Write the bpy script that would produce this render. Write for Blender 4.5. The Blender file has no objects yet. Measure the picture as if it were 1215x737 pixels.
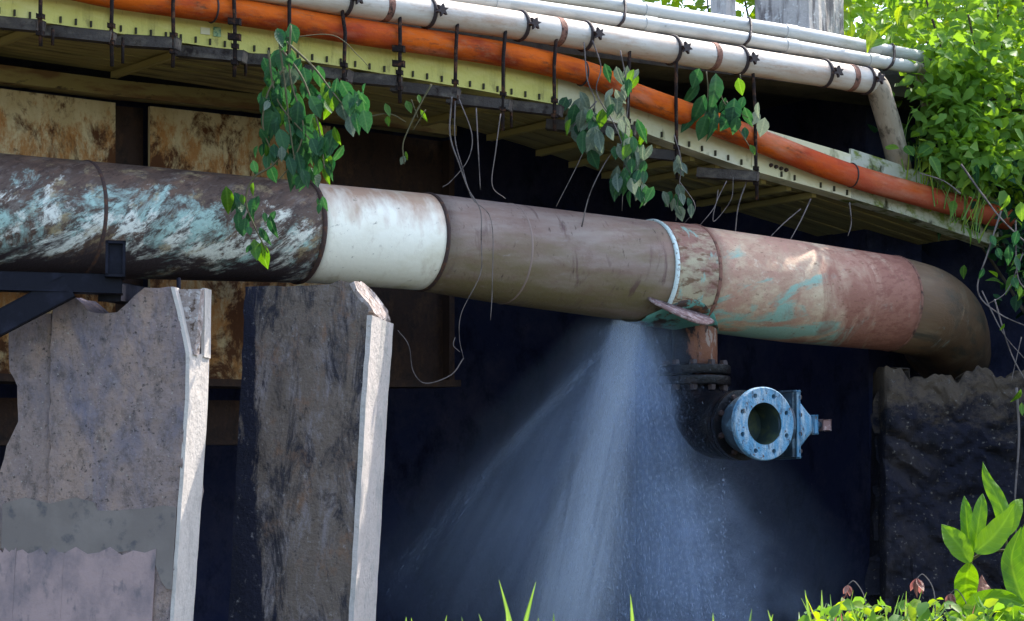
import bpy, bmesh, math, random
import numpy as np
from mathutils import Vector, Matrix, Quaternion
random.seed(7); RNG = np.random.default_rng(11)
SC = bpy.context.scene
COL = SC.collection
R = math.radians

# ------------------------------------------------------------------ camera
PITCH = R(5.0); EYE = Vector((0, 0, 1.6)); FPX = 3600.0
cam_d = bpy.data.cameras.new('camera'); cam = bpy.data.objects.new('camera', cam_d); COL.objects.link(cam)
cam_d.sensor_width = 36.0; cam_d.lens = FPX / 1215 * 36.0; cam_d.clip_end = 2000; cam_d.clip_start = 0.1
cam.location = EYE; cam.rotation_euler = (R(90) + PITCH, 0, 0)
SC.camera = cam
# ------------------------------------------------------------------ light
SUN_EL, SUN_AZ = R(52), R(44)          # azimuth clockwise from +Y
SUN_DIR = Vector((math.sin(SUN_AZ)*math.cos(SUN_EL), math.cos(SUN_AZ)*math.cos(SUN_EL), math.sin(SUN_EL)))
W = bpy.data.worlds.new('World'); SC.world = W; W.use_nodes = True
nt = W.node_tree; bg = nt.nodes['Background']
sky = nt.nodes.new('ShaderNodeTexSky'); sky.sky_type = 'NISHITA'; sky.sun_disc = False
sky.sun_elevation = SUN_EL; sky.sun_rotation = SUN_AZ; sky.air_density = 1.0; sky.dust_density = 1.8; sky.ozone_density = 1.0
nt.links.new(sky.outputs[0], bg.inputs[0]); bg.inputs[1].default_value = 0.14
sun_d = bpy.data.lights.new('sun', 'SUN'); sun_d.energy = 2.2; sun_d.angle = R(0.6); sun_d.color = (1.0, 0.95, 0.86)
sun = bpy.data.objects.new('sun', sun_d); COL.objects.link(sun); sun.location = (20, 10, 30)
sun.rotation_euler = SUN_DIR.to_track_quat('Z', 'Y').to_euler()
vs = SC.view_settings; vs.view_transform = 'Standard'; vs.look = 'None'; vs.gamma = 1.0; vs.use_curve_mapping = False
vs.exposure = 2.0
SC.cycles.use_denoising = True
SC.cycles.max_bounces = 8; SC.cycles.transparent_max_bounces = 24; SC.cycles.volume_bounces = 2
SC.cycles.volume_step_rate = 1.0; SC.cycles.volume_max_steps = 256

# ------------------------------------------------------------------ layout helpers
def at(px, py, d):
    """point of the place seen at photograph pixel (px,py), d metres ahead"""
    u, v = (px-607.5)/FPX, (368.5-py)/FPX
    ry = math.cos(PITCH) - v*math.sin(PITCH); rz = math.sin(PITCH) + v*math.cos(PITCH)
    k = d/ry
    return Vector((u*k, d, EYE.z + rz*k))
def inv(x, x0, d0, x1, d1): return 1/((1/d0) + (1/d1-1/d0)*(x-x0)/(x1-x0))
def dp(x): return inv(x, 0, 17.0, 1080, 20.5)        # water main
def df(x): return inv(x, 0, 16.6, 1170, 21.2)        # walkway edge
def dg(x): return inv(x, 0, 18.0, 530, 20.6)         # plate girder
def lin(x, pts):
    for (a, b), (c, d) in zip(pts[:-1], pts[1:]):
        if x <= c: return b + (d-b)*(x-a)/(c-a)
    (a, b), (c, d) = pts[-2:]; return b + (d-b)*(x-a)/(c-a)
AX = (at(1080, 360, dp(1080)) - at(0, 255, dp(0))); AX.z = 0; AX.normalize()     # bridge axis in plan
NF = Vector((AX.y, -AX.x, 0))                                                      # towards the stream's open side
UP = Vector((0, 0, 1))

# ------------------------------------------------------------------ object helpers
def tag(o, label=None, cat=None, group=None, kind=None):
    if label: o['label'] = label
    if cat: o['category'] = cat
    if group: o['group'] = group
    if kind: o['kind'] = kind
    return o
def thing(name, label, cat, loc, group=None):
    o = bpy.data.objects.new(name, None); COL.objects.link(o); o.location = loc; o.empty_display_size = 0.1
    return tag(o, label, cat, group)
def wloc(o):
    v = Vector(o.location)
    while o.parent: o = o.parent; v += Vector(o.location)
    return v
def link(name, me, parent=None, loc=None):
    o = bpy.data.objects.new(name, me); COL.objects.link(o)
    if parent:
        o.parent = parent
        o.location = (Vector(loc) if loc is not None else Vector()) - wloc(parent)
    elif loc is not None: o.location = loc
    return o
def mesh(name, v, f, mat=None, uv=None, smooth=False):
    me = bpy.data.meshes.new(name); me.from_pydata([tuple(p) for p in v], [], f); 
    if mat: me.materials.append(mat)
    if uv is not None:
        l = me.uv_layers.new(name='UVMap')
        for i, lp in enumerate(me.loops): l.data[i].uv = uv[i]
    if smooth: me.polygons.foreach_set('use_smooth', [True]*len(me.polygons))
    me.update(); return me
def bm_mesh(name, bm, mat, smooth=False):
    me = bpy.data.meshes.new(name); bm.to_mesh(me); bm.free(); me.materials.append(mat)
    if smooth: me.polygons.foreach_set('use_smooth', [True]*len(me.polygons))
    return me
def cr(pts, n):
    """Catmull-Rom through Vectors"""
    pts = [Vector(p) for p in pts]; P = [pts[0]*2-pts[1]] + pts + [pts[-1]*2-pts[-2]]; out = []
    for i in range(1, len(P)-2):
        for k in range(n):
            t = k/n; a, b, c, d = P[i-1], P[i], P[i+1], P[i+2]
            out.append(0.5*((2*b)+(c-a)*t+(2*a-5*b+4*c-d)*t*t+(3*b-a-3*c+d)*t**3))
    out.append(pts[-1]); return out
def tube(pts, rad, n=12, caps=True, ripple=0.0):
    pts = [Vector(p) for p in pts]; m = len(pts)
    if not hasattr(rad, '__len__'): rad = [rad]*m
    V, F, U = [], [], []; L = 0
    t0 = (pts[1]-pts[0]).normalized(); ref = UP if abs(t0.z) < .9 else Vector((0, -1, 0))
    e1 = (ref - t0*ref.dot(t0)).normalized(); Ls = []
    tp = t0
    for i, p in enumerate(pts):
        t = (pts[min(i+1, m-1)]-pts[max(i-1, 0)]).normalized()
        e1 = (tp.rotation_difference(t) @ e1); e1 = (e1 - t*e1.dot(t)).normalized(); e2 = t.cross(e1); tp = t
        if i: L += (p-pts[i-1]).length
        Ls.append(L)
        for k in range(n):
            a = 2*math.pi*k/n; r = rad[i]*(1+ripple*random.uniform(-1, 1))
            V.append(p + (e1*math.cos(a)+e2*math.sin(a))*r)
    for i in range(m-1):
        for k in range(n):
            a, b = i*n+k, i*n+(k+1) % n
            F.append((a, b, b+n, a+n))
            v0, v1 = k/n*2*math.pi*rad[i], (k+1)/n*2*math.pi*rad[i]
            U += [(Ls[i], v0), (Ls[i], v1), (Ls[i+1], v1), (Ls[i+1], v0)]
    if caps:
        F.append(tuple(range(n))[::-1]); U += [(0, 0)]*n
        F.append(tuple(range((m-1)*n, m*n))); U += [(L, 0)]*n
    return V, F, U
def tube_obj(name, pts, rad, mat, parent=None, n=12, caps=True, ripple=0.0):
    V, F, U = tube(pts, rad, n, caps, ripple)
    if parent: return link(name, mesh(name, V, F, mat, U, True), parent, (0, 0, 0))
    return link(name, mesh(name, V, F, mat, U, True))
def torus(name, c, axis, Rr, r, mat, parent, n=40, k=8, stretch=1.0):
    axis = Vector(axis).normalized(); e1 = (UP-axis*UP.dot(axis)).normalized(); e2 = axis.cross(e1)
    V, F = [], []
    for i in range(n):
        a = 2*math.pi*i/n; d = e1*math.cos(a)+e2*math.sin(a)
        for j in range(k):
            b = 2*math.pi*j/k
            V.append(Vector(c)+d*(Rr+r*math.cos(b))+axis*r*stretch*math.sin(b))
    for i in range(n):
        for j in range(k):
            F.append((i*k+j, ((i+1) % n)*k+j, ((i+1) % n)*k+(j+1) % k, i*k+(j+1) % k))
    return link(name, mesh(name, V, F, mat, None, True), parent, (0, 0, 0))
def ribbon(name, pts, prof, mat, parent=None, nrm=None):
    """sweep a closed profile [(out, up)] along pts; out = towards the open side"""
    m, n = len(pts), len(prof); V, F, U = [], [], []; L = 0; Ls = []
    for i, p in enumerate(pts):
        t = pts[min(i+1, m-1)]-pts[max(i-1, 0)]; t.z = 0; t.normalize()
        nn = nrm or Vector((t.y, -t.x, 0))
        if i: L += (p-pts[i-1]).length
        Ls.append(L)
        for (a, b) in prof: V.append(p + nn*a + UP*b)
    per = [0]
    for k in range(n): per.append(per[-1]+math.dist(prof[k], prof[(k+1) % n]))
    for i in range(m-1):
        for k in range(n):
            a, b = i*n+k, i*n+(k+1) % n
            F.append((a, b, b+n, a+n)); U += [(Ls[i], per[k]), (Ls[i], per[k+1]), (Ls[i+1], per[k+1]), (Ls[i+1], per[k])]
    F.append(tuple(range(n))[::-1]); U += [(0, 0)]*n
    F.append(tuple(range((m-1)*n, m*n))); U += [(L, 0)]*n
    me = mesh(name, V, F, mat, U)
    bm = bmesh.new(); bm.from_mesh(me); bmesh.ops.recalc_face_normals(bm, faces=bm.faces); bm.to_mesh(me); bm.free()
    return link(name, me, parent, (0, 0, 0))
def rect(w0, w1, h0, h1): return [(w0, h0), (w1, h0), (w1, h1), (w0, h1)]
def obox(name, c, ex, ey, ez, hx, hy, hz, mat, parent=None, bev=0.004):
    """box with half sizes along three unit axes, edges eased"""
    bm = bmesh.new(); bmesh.ops.create_cube(bm, size=2)
    M = Matrix((Vector(ex)*hx, Vector(ey)*hy, Vector(ez)*hz)).transposed()
    for v in bm.verts: v.co = M @ v.co + Vector(c)
    if bev: bmesh.ops.bevel(bm, geom=bm.edges[:], offset=bev, segments=2, affect='EDGES', profile=.7)
    bmesh.ops.recalc_face_normals(bm, faces=bm.faces)
    return link(name, bm_mesh(name, bm, mat), parent, (0, 0, 0) if parent else None)
def disc_pts(c, axis, r, n, ph=0):
    axis = Vector(axis).normalized(); ref = UP if abs(axis.z) < .9 else Vector((1, 0, 0))
    e1 = (ref-axis*ref.dot(axis)).normalized(); e2 = axis.cross(e1)
    return [Vector(c)+(e1*math.cos(2*math.pi*k/n+ph)+e2*math.sin(2*math.pi*k/n+ph))*r for k in range(n)]
def lathe(name, c, axis, prof, mat, parent, n=40, smooth=True):
    """prof [(along, radius)] closed or open"""
    V, F, U = [], [], []
    for (h, r) in prof: V += disc_pts(Vector(c)+Vector(axis).normalized()*h, axis, r, n)
    m = len(prof)
    for i in range(m-1):
        for k in range(n):
            a, b = i*n+k, i*n+(k+1) % n; F.append((a, b, b+n, a+n))
            U += [(prof[i][0], k/n), (prof[i][0], (k+1)/n), (prof[i+1][0], (k+1)/n), (prof[i+1][0], k/n)]
    me = mesh(name, V, F, mat, U, False)
    bm = bmesh.new(); bm.from_mesh(me); bmesh.ops.remove_doubles(bm, verts=bm.verts, dist=1e-5)
    bmesh.ops.recalc_face_normals(bm, faces=bm.faces)
    for f in bm.faces: f.smooth = smooth
    for e in bm.edges:
        if len(e.link_faces) == 2 and e.calc_face_angle(0) > R(35): e.smooth = False
    bm.to_mesh(me); bm.free()
    return link(name, me, parent, (0, 0, 0))

# ------------------------------------------------------------------ materials
def srgb(r, g, b):
    f = lambda c: (c/255/12.92) if c/255 <= .04045 else ((c/255+.055)/1.055)**2.4
    return (f(r), f(g), f(b), 1)
def mat(name, base, layers=(), rough=.7, bump=.2, bscale=30, coord='Object', metallic=0, bvec=(1, 1, 1), spec=.35):
    """layers: dict(col, scale=vec, lo, hi, detail, dist, off, amt)"""
    m = bpy.data.materials.new(name); m.use_nodes = True; t = m.node_tree; N, L = t.nodes, t.links
    b = N['Principled BSDF']; b.inputs['Roughness'].default_value = rough; b.inputs['Metallic'].default_value = metallic
    b.inputs['Specular IOR Level'].default_value = spec
    tc = N.new('ShaderNodeTexCoord'); src = tc.outputs[coord]
    cur = None
    def rgb(c): n = N.new('ShaderNodeRGB'); n.outputs[0].default_value = c; return n.outputs[0]
    cur = rgb(base)
    for i, l in enumerate(layers):
        mp = N.new('ShaderNodeMapping'); mq = N.new('ShaderNodeMapping'); mq.inputs['Rotation'].default_value = l.get('rot', (0, 0, 0)); L.new(src, mq.inputs[0]); L.new(mq.outputs[0], mp.inputs[0])
        s = l.get('scale', (5, 5, 5)); mp.inputs['Scale'].default_value = s if hasattr(s, '__len__') else (s, s, s)
        mp.inputs['Location'].default_value = l.get('off', (i*3.7, i*1.3, i*2.1))
        nz = N.new('ShaderNodeTexNoise'); L.new(mp.outputs[0], nz.inputs[0]); nz.inputs['Scale'].default_value = 1
        nz.inputs['Detail'].default_value = l.get('detail', 6); nz.inputs['Roughness'].default_value = l.get('nr', .6); nz.inputs['Distortion'].default_value = l.get('dist', 0)
        val = nz.outputs[0]
        if 'grad' in l:                      # (axis, p0, p1): colour that has its place along the piece
            ax, p0, p1, w = l['grad']; sp = N.new('ShaderNodeSeparateXYZ'); L.new(src, sp.inputs[0])
            mr = N.new('ShaderNodeMapRange'); L.new(sp.outputs[ax], mr.inputs[0]); mr.inputs[1].default_value = p0; mr.inputs[2].default_value = p1
            mr.inputs[3].default_value = -w; mr.inputs[4].default_value = w
            ad = N.new('ShaderNodeMath'); L.new(val, ad.inputs[0]); L.new(mr.outputs[0], ad.inputs[1]); val = ad.outputs[0]
        mr = N.new('ShaderNodeMapRange'); L.new(val, mr.inputs[0]); mr.inputs[1].default_value = l['lo']; mr.inputs[2].default_value = l['hi']
        mr.inputs[4].default_value = l.get('amt', 1)
        mx = N.new('ShaderNodeMix'); mx.data_type = 'RGBA'; L.new(mr.outputs[0], mx.inputs[0]); L.new(cur, mx.inputs[6]); L.new(rgb(l['col']), mx.inputs[7]); cur = mx.outputs[2]
    L.new(cur, b.inputs['Base Color'])
    if bump:
        mp = N.new('ShaderNodeMapping'); L.new(src, mp.inputs[0]); mp.inputs['Scale'].default_value = [bscale*q for q in bvec]
        nz = N.new('ShaderNodeTexNoise'); L.new(mp.outputs[0], nz.inputs[0]); nz.inputs['Scale'].default_value = 1; nz.inputs['Detail'].default_value = 8; nz.inputs['Roughness'].default_value = .65
        bp = N.new('ShaderNodeBump'); L.new(nz.outputs[0], bp.inputs['Height']); bp.inputs['Strength'].default_value = bump; bp.inputs['Distance'].default_value = .02
        L.new(bp.outputs[0], b.inputs['Normal'])
        rr = N.new('ShaderNodeMapRange'); L.new(nz.outputs[0], rr.inputs[0]); rr.inputs[3].default_value = max(0, rough-.15); rr.inputs[4].default_value = min(1, rough+.15); L.new(rr.outputs[0], b.inputs['Roughness'])
    return m
def leaf_mat(name, c1, c2, trans=.45, veins=True):
    m = bpy.data.materials.new(name); m.use_nodes = True; t = m.node_tree; N, L = t.nodes, t.links; b = N['Principled BSDF']
    oi = N.new('ShaderNodeObjectInfo'); tc = N.new('ShaderNodeTexCoord'); nz = N.new('ShaderNodeTexNoise'); nz.inputs['Scale'].default_value = 6; nz.inputs['Detail'].default_value = 3
    L.new(tc.outputs['Object'], nz.inputs[0])
    ad = N.new('ShaderNodeMath'); ad.operation = 'ADD'; L.new(oi.outputs['Random'], ad.inputs[0]); L.new(nz.outputs[0], ad.inputs[1])
    ml = N.new('ShaderNodeMath'); ml.operation = 'MULTIPLY_ADD'; ml.inputs[1].default_value = .9; ml.inputs[2].default_value = -.35; ml.use_clamp = True; L.new(ad.outputs[0], ml.inputs[0])
    mx = N.new('ShaderNodeMix'); mx.data_type = 'RGBA'; L.new(ml.outputs[0], mx.inputs[0]); mx.inputs[6].default_value = c1; mx.inputs[7].default_value = c2
    col = mx.outputs[2]
    if veins:
        sp = N.new('ShaderNodeSeparateXYZ'); L.new(tc.outputs['UV'], sp.inputs[0])
        def ma(op, a, b_=None, c=None, cl=False):
            q = N.new('ShaderNodeMath'); q.operation = op; q.use_clamp = cl
            for i, z in enumerate((a, b_, c)):
                if z is None: continue
                if isinstance(z, (int, float)): q.inputs[i].default_value = z
                else: L.new(z, q.inputs[i])
            return q.outputs[0]
        ax_ = ma('ABSOLUTE', sp.outputs[0]); rib = ma('SUBTRACT', 1.0, ma('MULTIPLY', ax_, 22.0), None, True)
        vn = ma('POWER', ma('ABSOLUTE', ma('SINE', ma('MULTIPLY', ma('MULTIPLY_ADD', ax_, -.55, sp.outputs[1]), 24.0))), .6)
        lat = ma('SUBTRACT', 1.0, ma('MULTIPLY', vn, 2.2), None, True)
        f = ma('MULTIPLY', ma('MAXIMUM', rib, ma('MULTIPLY', lat, .55)), .42)
        m3 = N.new('ShaderNodeMix'); m3.data_type = 'RGBA'; L.new(f, m3.inputs[0]); L.new(col, m3.inputs[6]); m3.inputs[7].default_value = (c2[0]*1.7+.04, c2[1]*1.5+.05, c2[2]*1.5+.02, 1); 
        nz2 = N.new('ShaderNodeTexNoise'); nz2.inputs['Scale'].default_value = 14; nz2.inputs['Detail'].default_value = 6; L.new(tc.outputs['Object'], nz2.inputs[0])
        dk = ma('MULTIPLY', ma('SUBTRACT', nz2.outputs[0], .52), 3.0, None, True)
        m4 = N.new('ShaderNodeMix'); m4.data_type = 'RGBA'; L.new(ma('MULTIPLY', dk, .6), m4.inputs[0]); L.new(m3.outputs[2], m4.inputs[6]); m4.inputs[7].default_value = (c1[0]*.6+.01, c1[1]*.5, c1[2]*.4, 1); col = m4.outputs[2]
        bp = N.new('ShaderNodeBump'); L.new(ma('ADD', vn, ma('MULTIPLY', rib, -1.0)), bp.inputs['Height']); bp.inputs['Strength'].default_value = .14; bp.inputs['Distance'].default_value = .01; L.new(bp.outputs[0], b.inputs['Normal'])
    L.new(col, b.inputs['Base Color']); b.inputs['Roughness'].default_value = .5; b.inputs['Specular IOR Level'].default_value = .25
    tr = N.new('ShaderNodeBsdfTranslucent'); hs = N.new('ShaderNodeHueSaturation'); hs.inputs['Hue'].default_value = .475; hs.inputs['Saturation'].default_value = 1.15; hs.inputs['Value'].default_value = 1.7
    L.new(col, hs.inputs['Color']); L.new(hs.outputs[0], tr.inputs[0])
    ms = N.new('ShaderNodeMixShader'); ms.inputs[0].default_value = trans; L.new(b.outputs[0], ms.inputs[1]); L.new(tr.outputs[0], ms.inputs[2])
    L.new(ms.outputs[0], N['Material Output'].inputs[0]); return m
def lc(r, g, b): return (r, g, b, 1)
RUSTD, RUST, RUSTO = lc(.045, .024, .018), lc(.13, .055, .026), lc(.26, .105, .035)
M = {}
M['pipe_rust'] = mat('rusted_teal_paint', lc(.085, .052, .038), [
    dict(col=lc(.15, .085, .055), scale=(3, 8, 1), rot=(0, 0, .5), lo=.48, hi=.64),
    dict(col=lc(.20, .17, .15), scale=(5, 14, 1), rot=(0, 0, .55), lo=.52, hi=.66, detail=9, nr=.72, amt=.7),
    dict(col=lc(.36, .52, .47), scale=(2.2, 3.8, 1), rot=(0, 0, .60), lo=.555, hi=.66, detail=11, nr=.74, dist=.5, grad=(1, .15, .55, .085)),  # paint patches thin out upward, overhang shade partly put into the colour
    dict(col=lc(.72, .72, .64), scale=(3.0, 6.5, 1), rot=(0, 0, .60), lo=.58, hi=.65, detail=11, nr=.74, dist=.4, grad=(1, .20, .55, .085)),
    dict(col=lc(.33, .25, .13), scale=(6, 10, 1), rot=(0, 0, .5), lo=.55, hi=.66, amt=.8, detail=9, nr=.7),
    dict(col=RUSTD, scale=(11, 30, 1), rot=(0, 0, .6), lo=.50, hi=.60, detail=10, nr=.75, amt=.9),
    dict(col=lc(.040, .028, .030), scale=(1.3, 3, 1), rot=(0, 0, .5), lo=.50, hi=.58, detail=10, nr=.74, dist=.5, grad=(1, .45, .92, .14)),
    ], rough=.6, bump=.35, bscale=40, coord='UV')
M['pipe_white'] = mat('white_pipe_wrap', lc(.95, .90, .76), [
    dict(col=lc(.50, .31, .21), scale=(5, 2, 1), lo=.46, hi=.72, grad=(1, .62, .16, .24), amt=1),  # browner towards the top: shade of the overhang put into the colour
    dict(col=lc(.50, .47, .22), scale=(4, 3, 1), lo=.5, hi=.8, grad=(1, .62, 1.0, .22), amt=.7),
    dict(col=lc(.45, .33, .22), scale=(7, 4, 1), lo=.54, hi=.72, amt=.55, detail=10, nr=.75),
    dict(col=lc(.66, .58, .40), scale=(3, 5, 1), lo=.52, hi=.70, amt=.45, detail=9),
    dict(col=lc(.16, .12, .08), scale=(14, 26, 1), rot=(0, 0, .4), lo=.62, hi=.70, amt=.75, detail=10, nr=.7),
    ], rough=.6, bump=.15, bscale=20, coord='UV')
M['pipe_brown'] = mat('brown_painted_pipe', lc(.235, .155, .125), [
    dict(col=lc(.33, .265, .225), scale=(1.4, 7, 1), rot=(0, 0, .1), lo=.4, hi=.7),
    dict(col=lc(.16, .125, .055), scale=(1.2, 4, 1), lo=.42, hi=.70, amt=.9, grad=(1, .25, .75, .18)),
    dict(col=lc(.10, .05, .05), scale=(9, 3, 1), lo=.58, hi=.68, amt=.7, dist=.6),
    dict(col=lc(.17, .095, .075), scale=(5, 9, 1), lo=.52, hi=.70, amt=.6, detail=11, nr=.78),
    dict(col=lc(.32, .27, .24), scale=(7, 22, 1), rot=(0, 0, .2), lo=.60, hi=.70, amt=.6, detail=10, nr=.75),
    dict(col=lc(.06, .035, .03), scale=(30, 12, 1), lo=.62, hi=.70, amt=.7, detail=9),
    ], rough=.62, bump=.25, bscale=35, coord='UV', spec=.2)
M['pipe_collar'] = mat('rusted_collar', lc(.26, .13, .10), [
    dict(col=lc(.42, .36, .24), scale=(6, 12, 1), lo=.45, hi=.65, grad=(1, .1, .6, .12)),
    dict(col=lc(.25, .42, .36), scale=(14, 5, 1), lo=.58, hi=.66),
    dict(col=RUST, scale=(12, 30, 1), lo=.52, hi=.62, amt=.8)], rough=.75, bump=.35, bscale=50, coord='UV')
M['pipe_tan'] = mat('tan_rusted_pipe', lc(.44, .255, .175), [
    dict(col=lc(.60, .46, .31), scale=(2.2, 4, 1), rot=(0, 0, .3), lo=.44, hi=.62, detail=10, nr=.72),
    dict(col=lc(.47, .24, .18), scale=(4, 3, 1), rot=(0, 0, .4), lo=.50, hi=.66, detail=11, nr=.76, amt=.9),
    dict(col=lc(.66, .56, .42), scale=(6, 9, 1), lo=.57, hi=.68, detail=11, nr=.76, amt=.8),
    dict(col=lc(.28, .43, .35), scale=(2.2, 6, 1), rot=(0, 0, .35), lo=.54, hi=.62, dist=.5, grad=(1, .30, .90, .11)),
    dict(col=lc(.30, .13, .09), scale=(5, 2, 1), rot=(0, 0, .2), lo=.46, hi=.64, dist=.7, grad=(0, .6, 1.5, .16)),
    dict(col=lc(.22, .08, .055), scale=(14, 30, 1), rot=(0, 0, .3), lo=.54, hi=.66, amt=.75, grad=(0, .7, 1.6, .12)),
    dict(col=lc(.16, .08, .04), scale=(22, 36, 1), lo=.62, hi=.70, amt=.7)], rough=.7, bump=.3, bscale=45, coord='UV')
M['pipe_elbow'] = mat('olive_weathered_elbow', lc(.135, .078, .042), [
    dict(col=lc(.20, .14, .085), scale=(4, 4, 1), lo=.5, hi=.7),
    dict(col=lc(.06, .05, .035), scale=(3, 8, 1), lo=.5, hi=.66),
    dict(col=lc(.2, .26, .24), scale=(9, 5, 1), lo=.64, hi=.7)], rough=.65, bump=.25, bscale=45, coord='UV')
M['weld'] = mat('dark_weld_bead', lc(.055, .032, .028), [dict(col=RUST, scale=30, lo=.5, hi=.7)], rough=.8, bump=.4, bscale=70)
M['sealant'] = mat('pale_sealant', lc(.62, .72, .70), [dict(col=lc(.2, .16, .12), scale=40, lo=.55, hi=.65)], rough=.5, bump=.2, bscale=60)
M['teal'] = mat('worn_teal_plate', lc(.10, .27, .22), [dict(col=RUSTD, scale=(7, 7, 12), lo=.48, hi=.56), dict(col=RUST, scale=18, lo=.58, hi=.64)], rough=.55, bump=.3)
M['lip'] = mat('rust_lip', lc(.22, .13, .12), [dict(col=lc(.40, .30, .28), scale=26, lo=.5, hi=.6), dict(col=RUSTD, scale=14, lo=.56, hi=.64)], rough=.8, bump=.4, bscale=60)
M['riser'] = mat('wet_black_branch', lc(.004, .004, .006), [dict(col=lc(.016, .010, .010), scale=9, lo=.52, hi=.70), dict(col=lc(.16, .17, .22), scale=(70, 70, 30), lo=.66, hi=.70)], rough=.32, bump=.5, bscale=35, spec=.3)
M['riser_rust'] = mat('rust_streaked_branch', lc(.012, .010, .014), [dict(col=lc(.20, .085, .05), scale=(14, 14, 5), lo=.5, hi=.58, grad=(0, 1.04, 1.26, .16)), dict(col=lc(.30, .22, .18), scale=(30, 30, 12), lo=.64, hi=.70, grad=(0, 1.08, 1.24, .1))], rough=.5, bump=.5, bscale=40, spec=.2)
M['valve_blue'] = mat('pale_blue_valve_paint', lc(.10, .27, .42), [dict(col=lc(.36, .45, .51), scale=(22, 22, 6), lo=.46, hi=.62, detail=10, nr=.75), dict(col=lc(.035, .08, .13), scale=(26, 26, 8), lo=.54, hi=.64, detail=10, nr=.75), dict(col=lc(.10, .055, .035), scale=30, lo=.60, hi=.68, detail=9)], rough=.55, bump=.6, bscale=60)
M['valve_dark'] = mat('dark_blue_valve_body', lc(.03, .05, .07), [dict(col=lc(.10, .17, .22), scale=14, lo=.55, hi=.68)], rough=.5, bump=.25)
M['bore'] = mat('valve_bore', lc(.03, .05, .05), [dict(col=lc(.09, .11, .05), scale=9, lo=.5, hi=.7)], rough=.4, bump=.1)
M['orange'] = mat('orange_pipe_paint', lc(.58, .105, .008), [
    dict(col=lc(.26, .035, .010), scale=(2, 8, 1), lo=.45, hi=.65), dict(col=lc(.50, .20, .13), scale=(1.2, 6, 1), lo=.50, hi=.70, grad=(0, 6.4, 9.9, .12)),  # salmon towards the right end: sunlit tone put into the paint colour
    dict(col=lc(.10, .04, .02), scale=(5, 16, 1), lo=.54, hi=.66, amt=.85, detail=10, nr=.75), dict(col=lc(.30, .14, .07), scale=(9, 26, 1), lo=.52, hi=.68, amt=.6, detail=11, nr=.8), dict(col=lc(.42, .05, .02), scale=(1.5, 3, 1), lo=.46, hi=.6, amt=.7, grad=(0, 7.6, 10.4, .15))], rough=.7, spec=.10, bump=.25, coord='UV')
M['cream'] = mat('cream_pipe_paint', lc(.50, .40, .32), [
    dict(col=lc(.58, .53, .47), scale=(1.5, 12, 1), lo=.42, hi=.6), dict(col=lc(.40, .24, .15), scale=(2.0, 9, 1), lo=.50, hi=.68, amt=.8, detail=11, nr=.75), dict(col=lc(.25, .17, .11), scale=(7, 24, 1), lo=.56, hi=.70, amt=.7, detail=11, nr=.78)], rough=.5, bump=.1, coord='UV')
M['cream_dull'] = mat('weathered_downpipe', lc(.34, .28, .21), [dict(col=lc(.46, .39, .31), scale=(4, 12, 1), lo=.5, hi=.68), dict(col=lc(.09, .07, .05), scale=(7, 14, 1), lo=.52, hi=.66)], rough=.7, bump=.2, coord='UV')
M['grey_pvc'] = mat('pale_grey_conduit', lc(.42, .43, .42), [dict(col=lc(.52, .51, .48), scale=(1, 8, 1), lo=.4, hi=.65), dict(col=lc(.28, .25, .20), scale=(2, 12, 1), lo=.50, hi=.70, amt=.7, detail=11, nr=.78), dict(col=lc(.16, .13, .09), scale=(12, 40, 1), lo=.60, hi=.70, amt=.6, detail=10, nr=.75)], rough=.45, bump=.05, coord='UV')
M['band'] = mat('rusty_band', lc(.22, .10, .07), [dict(col=RUSTD, scale=30, lo=.5, hi=.65)], rough=.8, bump=.3, bscale=60)
M['clamp'] = mat('dark_clamp_steel', lc(.035, .022, .022), [dict(col=RUST, scale=30, lo=.6, hi=.72)], rough=.6, bump=.25, bscale=60)
M['black_steel'] = mat('black_bracket_steel', lc(.008, .008, .014), [dict(col=lc(.018, .018, .03), scale=9, lo=.5, hi=.7)], rough=.6, bump=.15, spec=.12)
M['rod'] = mat('hanger_rod_steel', lc(.020, .014, .013), [dict(col=RUST, scale=24, lo=.52, hi=.70)], rough=.8, bump=.5, bscale=60, spec=.1)
M['bearer'] = mat('grey_bearer_steel', lc(.075, .062, .055), [dict(col=lc(.15, .125, .10), scale=(8, 8, 14), lo=.5, hi=.68), dict(col=lc(.03, .022, .02), scale=12, lo=.56, hi=.68)], rough=.85, bump=.5, bscale=40, spec=.12)
M['yellow'] = mat('lime_yellow_edge_paint', lc(.58, .53, .14), [
    dict(col=lc(.70, .65, .28), scale=(1.5, 5, 1), lo=.45, hi=.65), dict(col=lc(.36, .33, .09), scale=(7, 1.6, 1), lo=.50, hi=.68, amt=.8, detail=10, nr=.75), dict(col=lc(.16, .11, .05), scale=(14, 5, 1), lo=.58, hi=.70, amt=.75, detail=11, nr=.78)], rough=.65, bump=.25, coord='UV')
M['yellow_pale'] = mat('sunlit_edge_paint', lc(.62, .58, .36), [dict(col=lc(.70, .67, .52), scale=(2, 6, 1), lo=.45, hi=.6), dict(col=lc(.20, .19, .08), scale=(10, 5, 1), lo=.58, hi=.70, amt=.8)], rough=.65, bump=.15, coord='UV')  # paler copy of the edge yellow, sun on the right stretch put into colour
M['moss_edge'] = mat('mossy_edge_concrete', lc(.50, .50, .40), [dict(col=lc(.18, .22, .05), scale=(6, 9, 1), lo=.48, hi=.60), dict(col=lc(.06, .06, .03), scale=(9, 5, 1), lo=.55, hi=.66)], rough=.9, bump=.6, bscale=40, coord='UV')
M['slot'] = mat('dark_stud', lc(.04, .035, .02), [], rough=.8, bump=0)
M['sticker'] = mat('green_tag_print', lc(.30, .42, .22), [dict(col=lc(.08, .20, .12), scale=(40, 40, 60), lo=.48, hi=.54)], rough=.6, bump=0)
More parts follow.
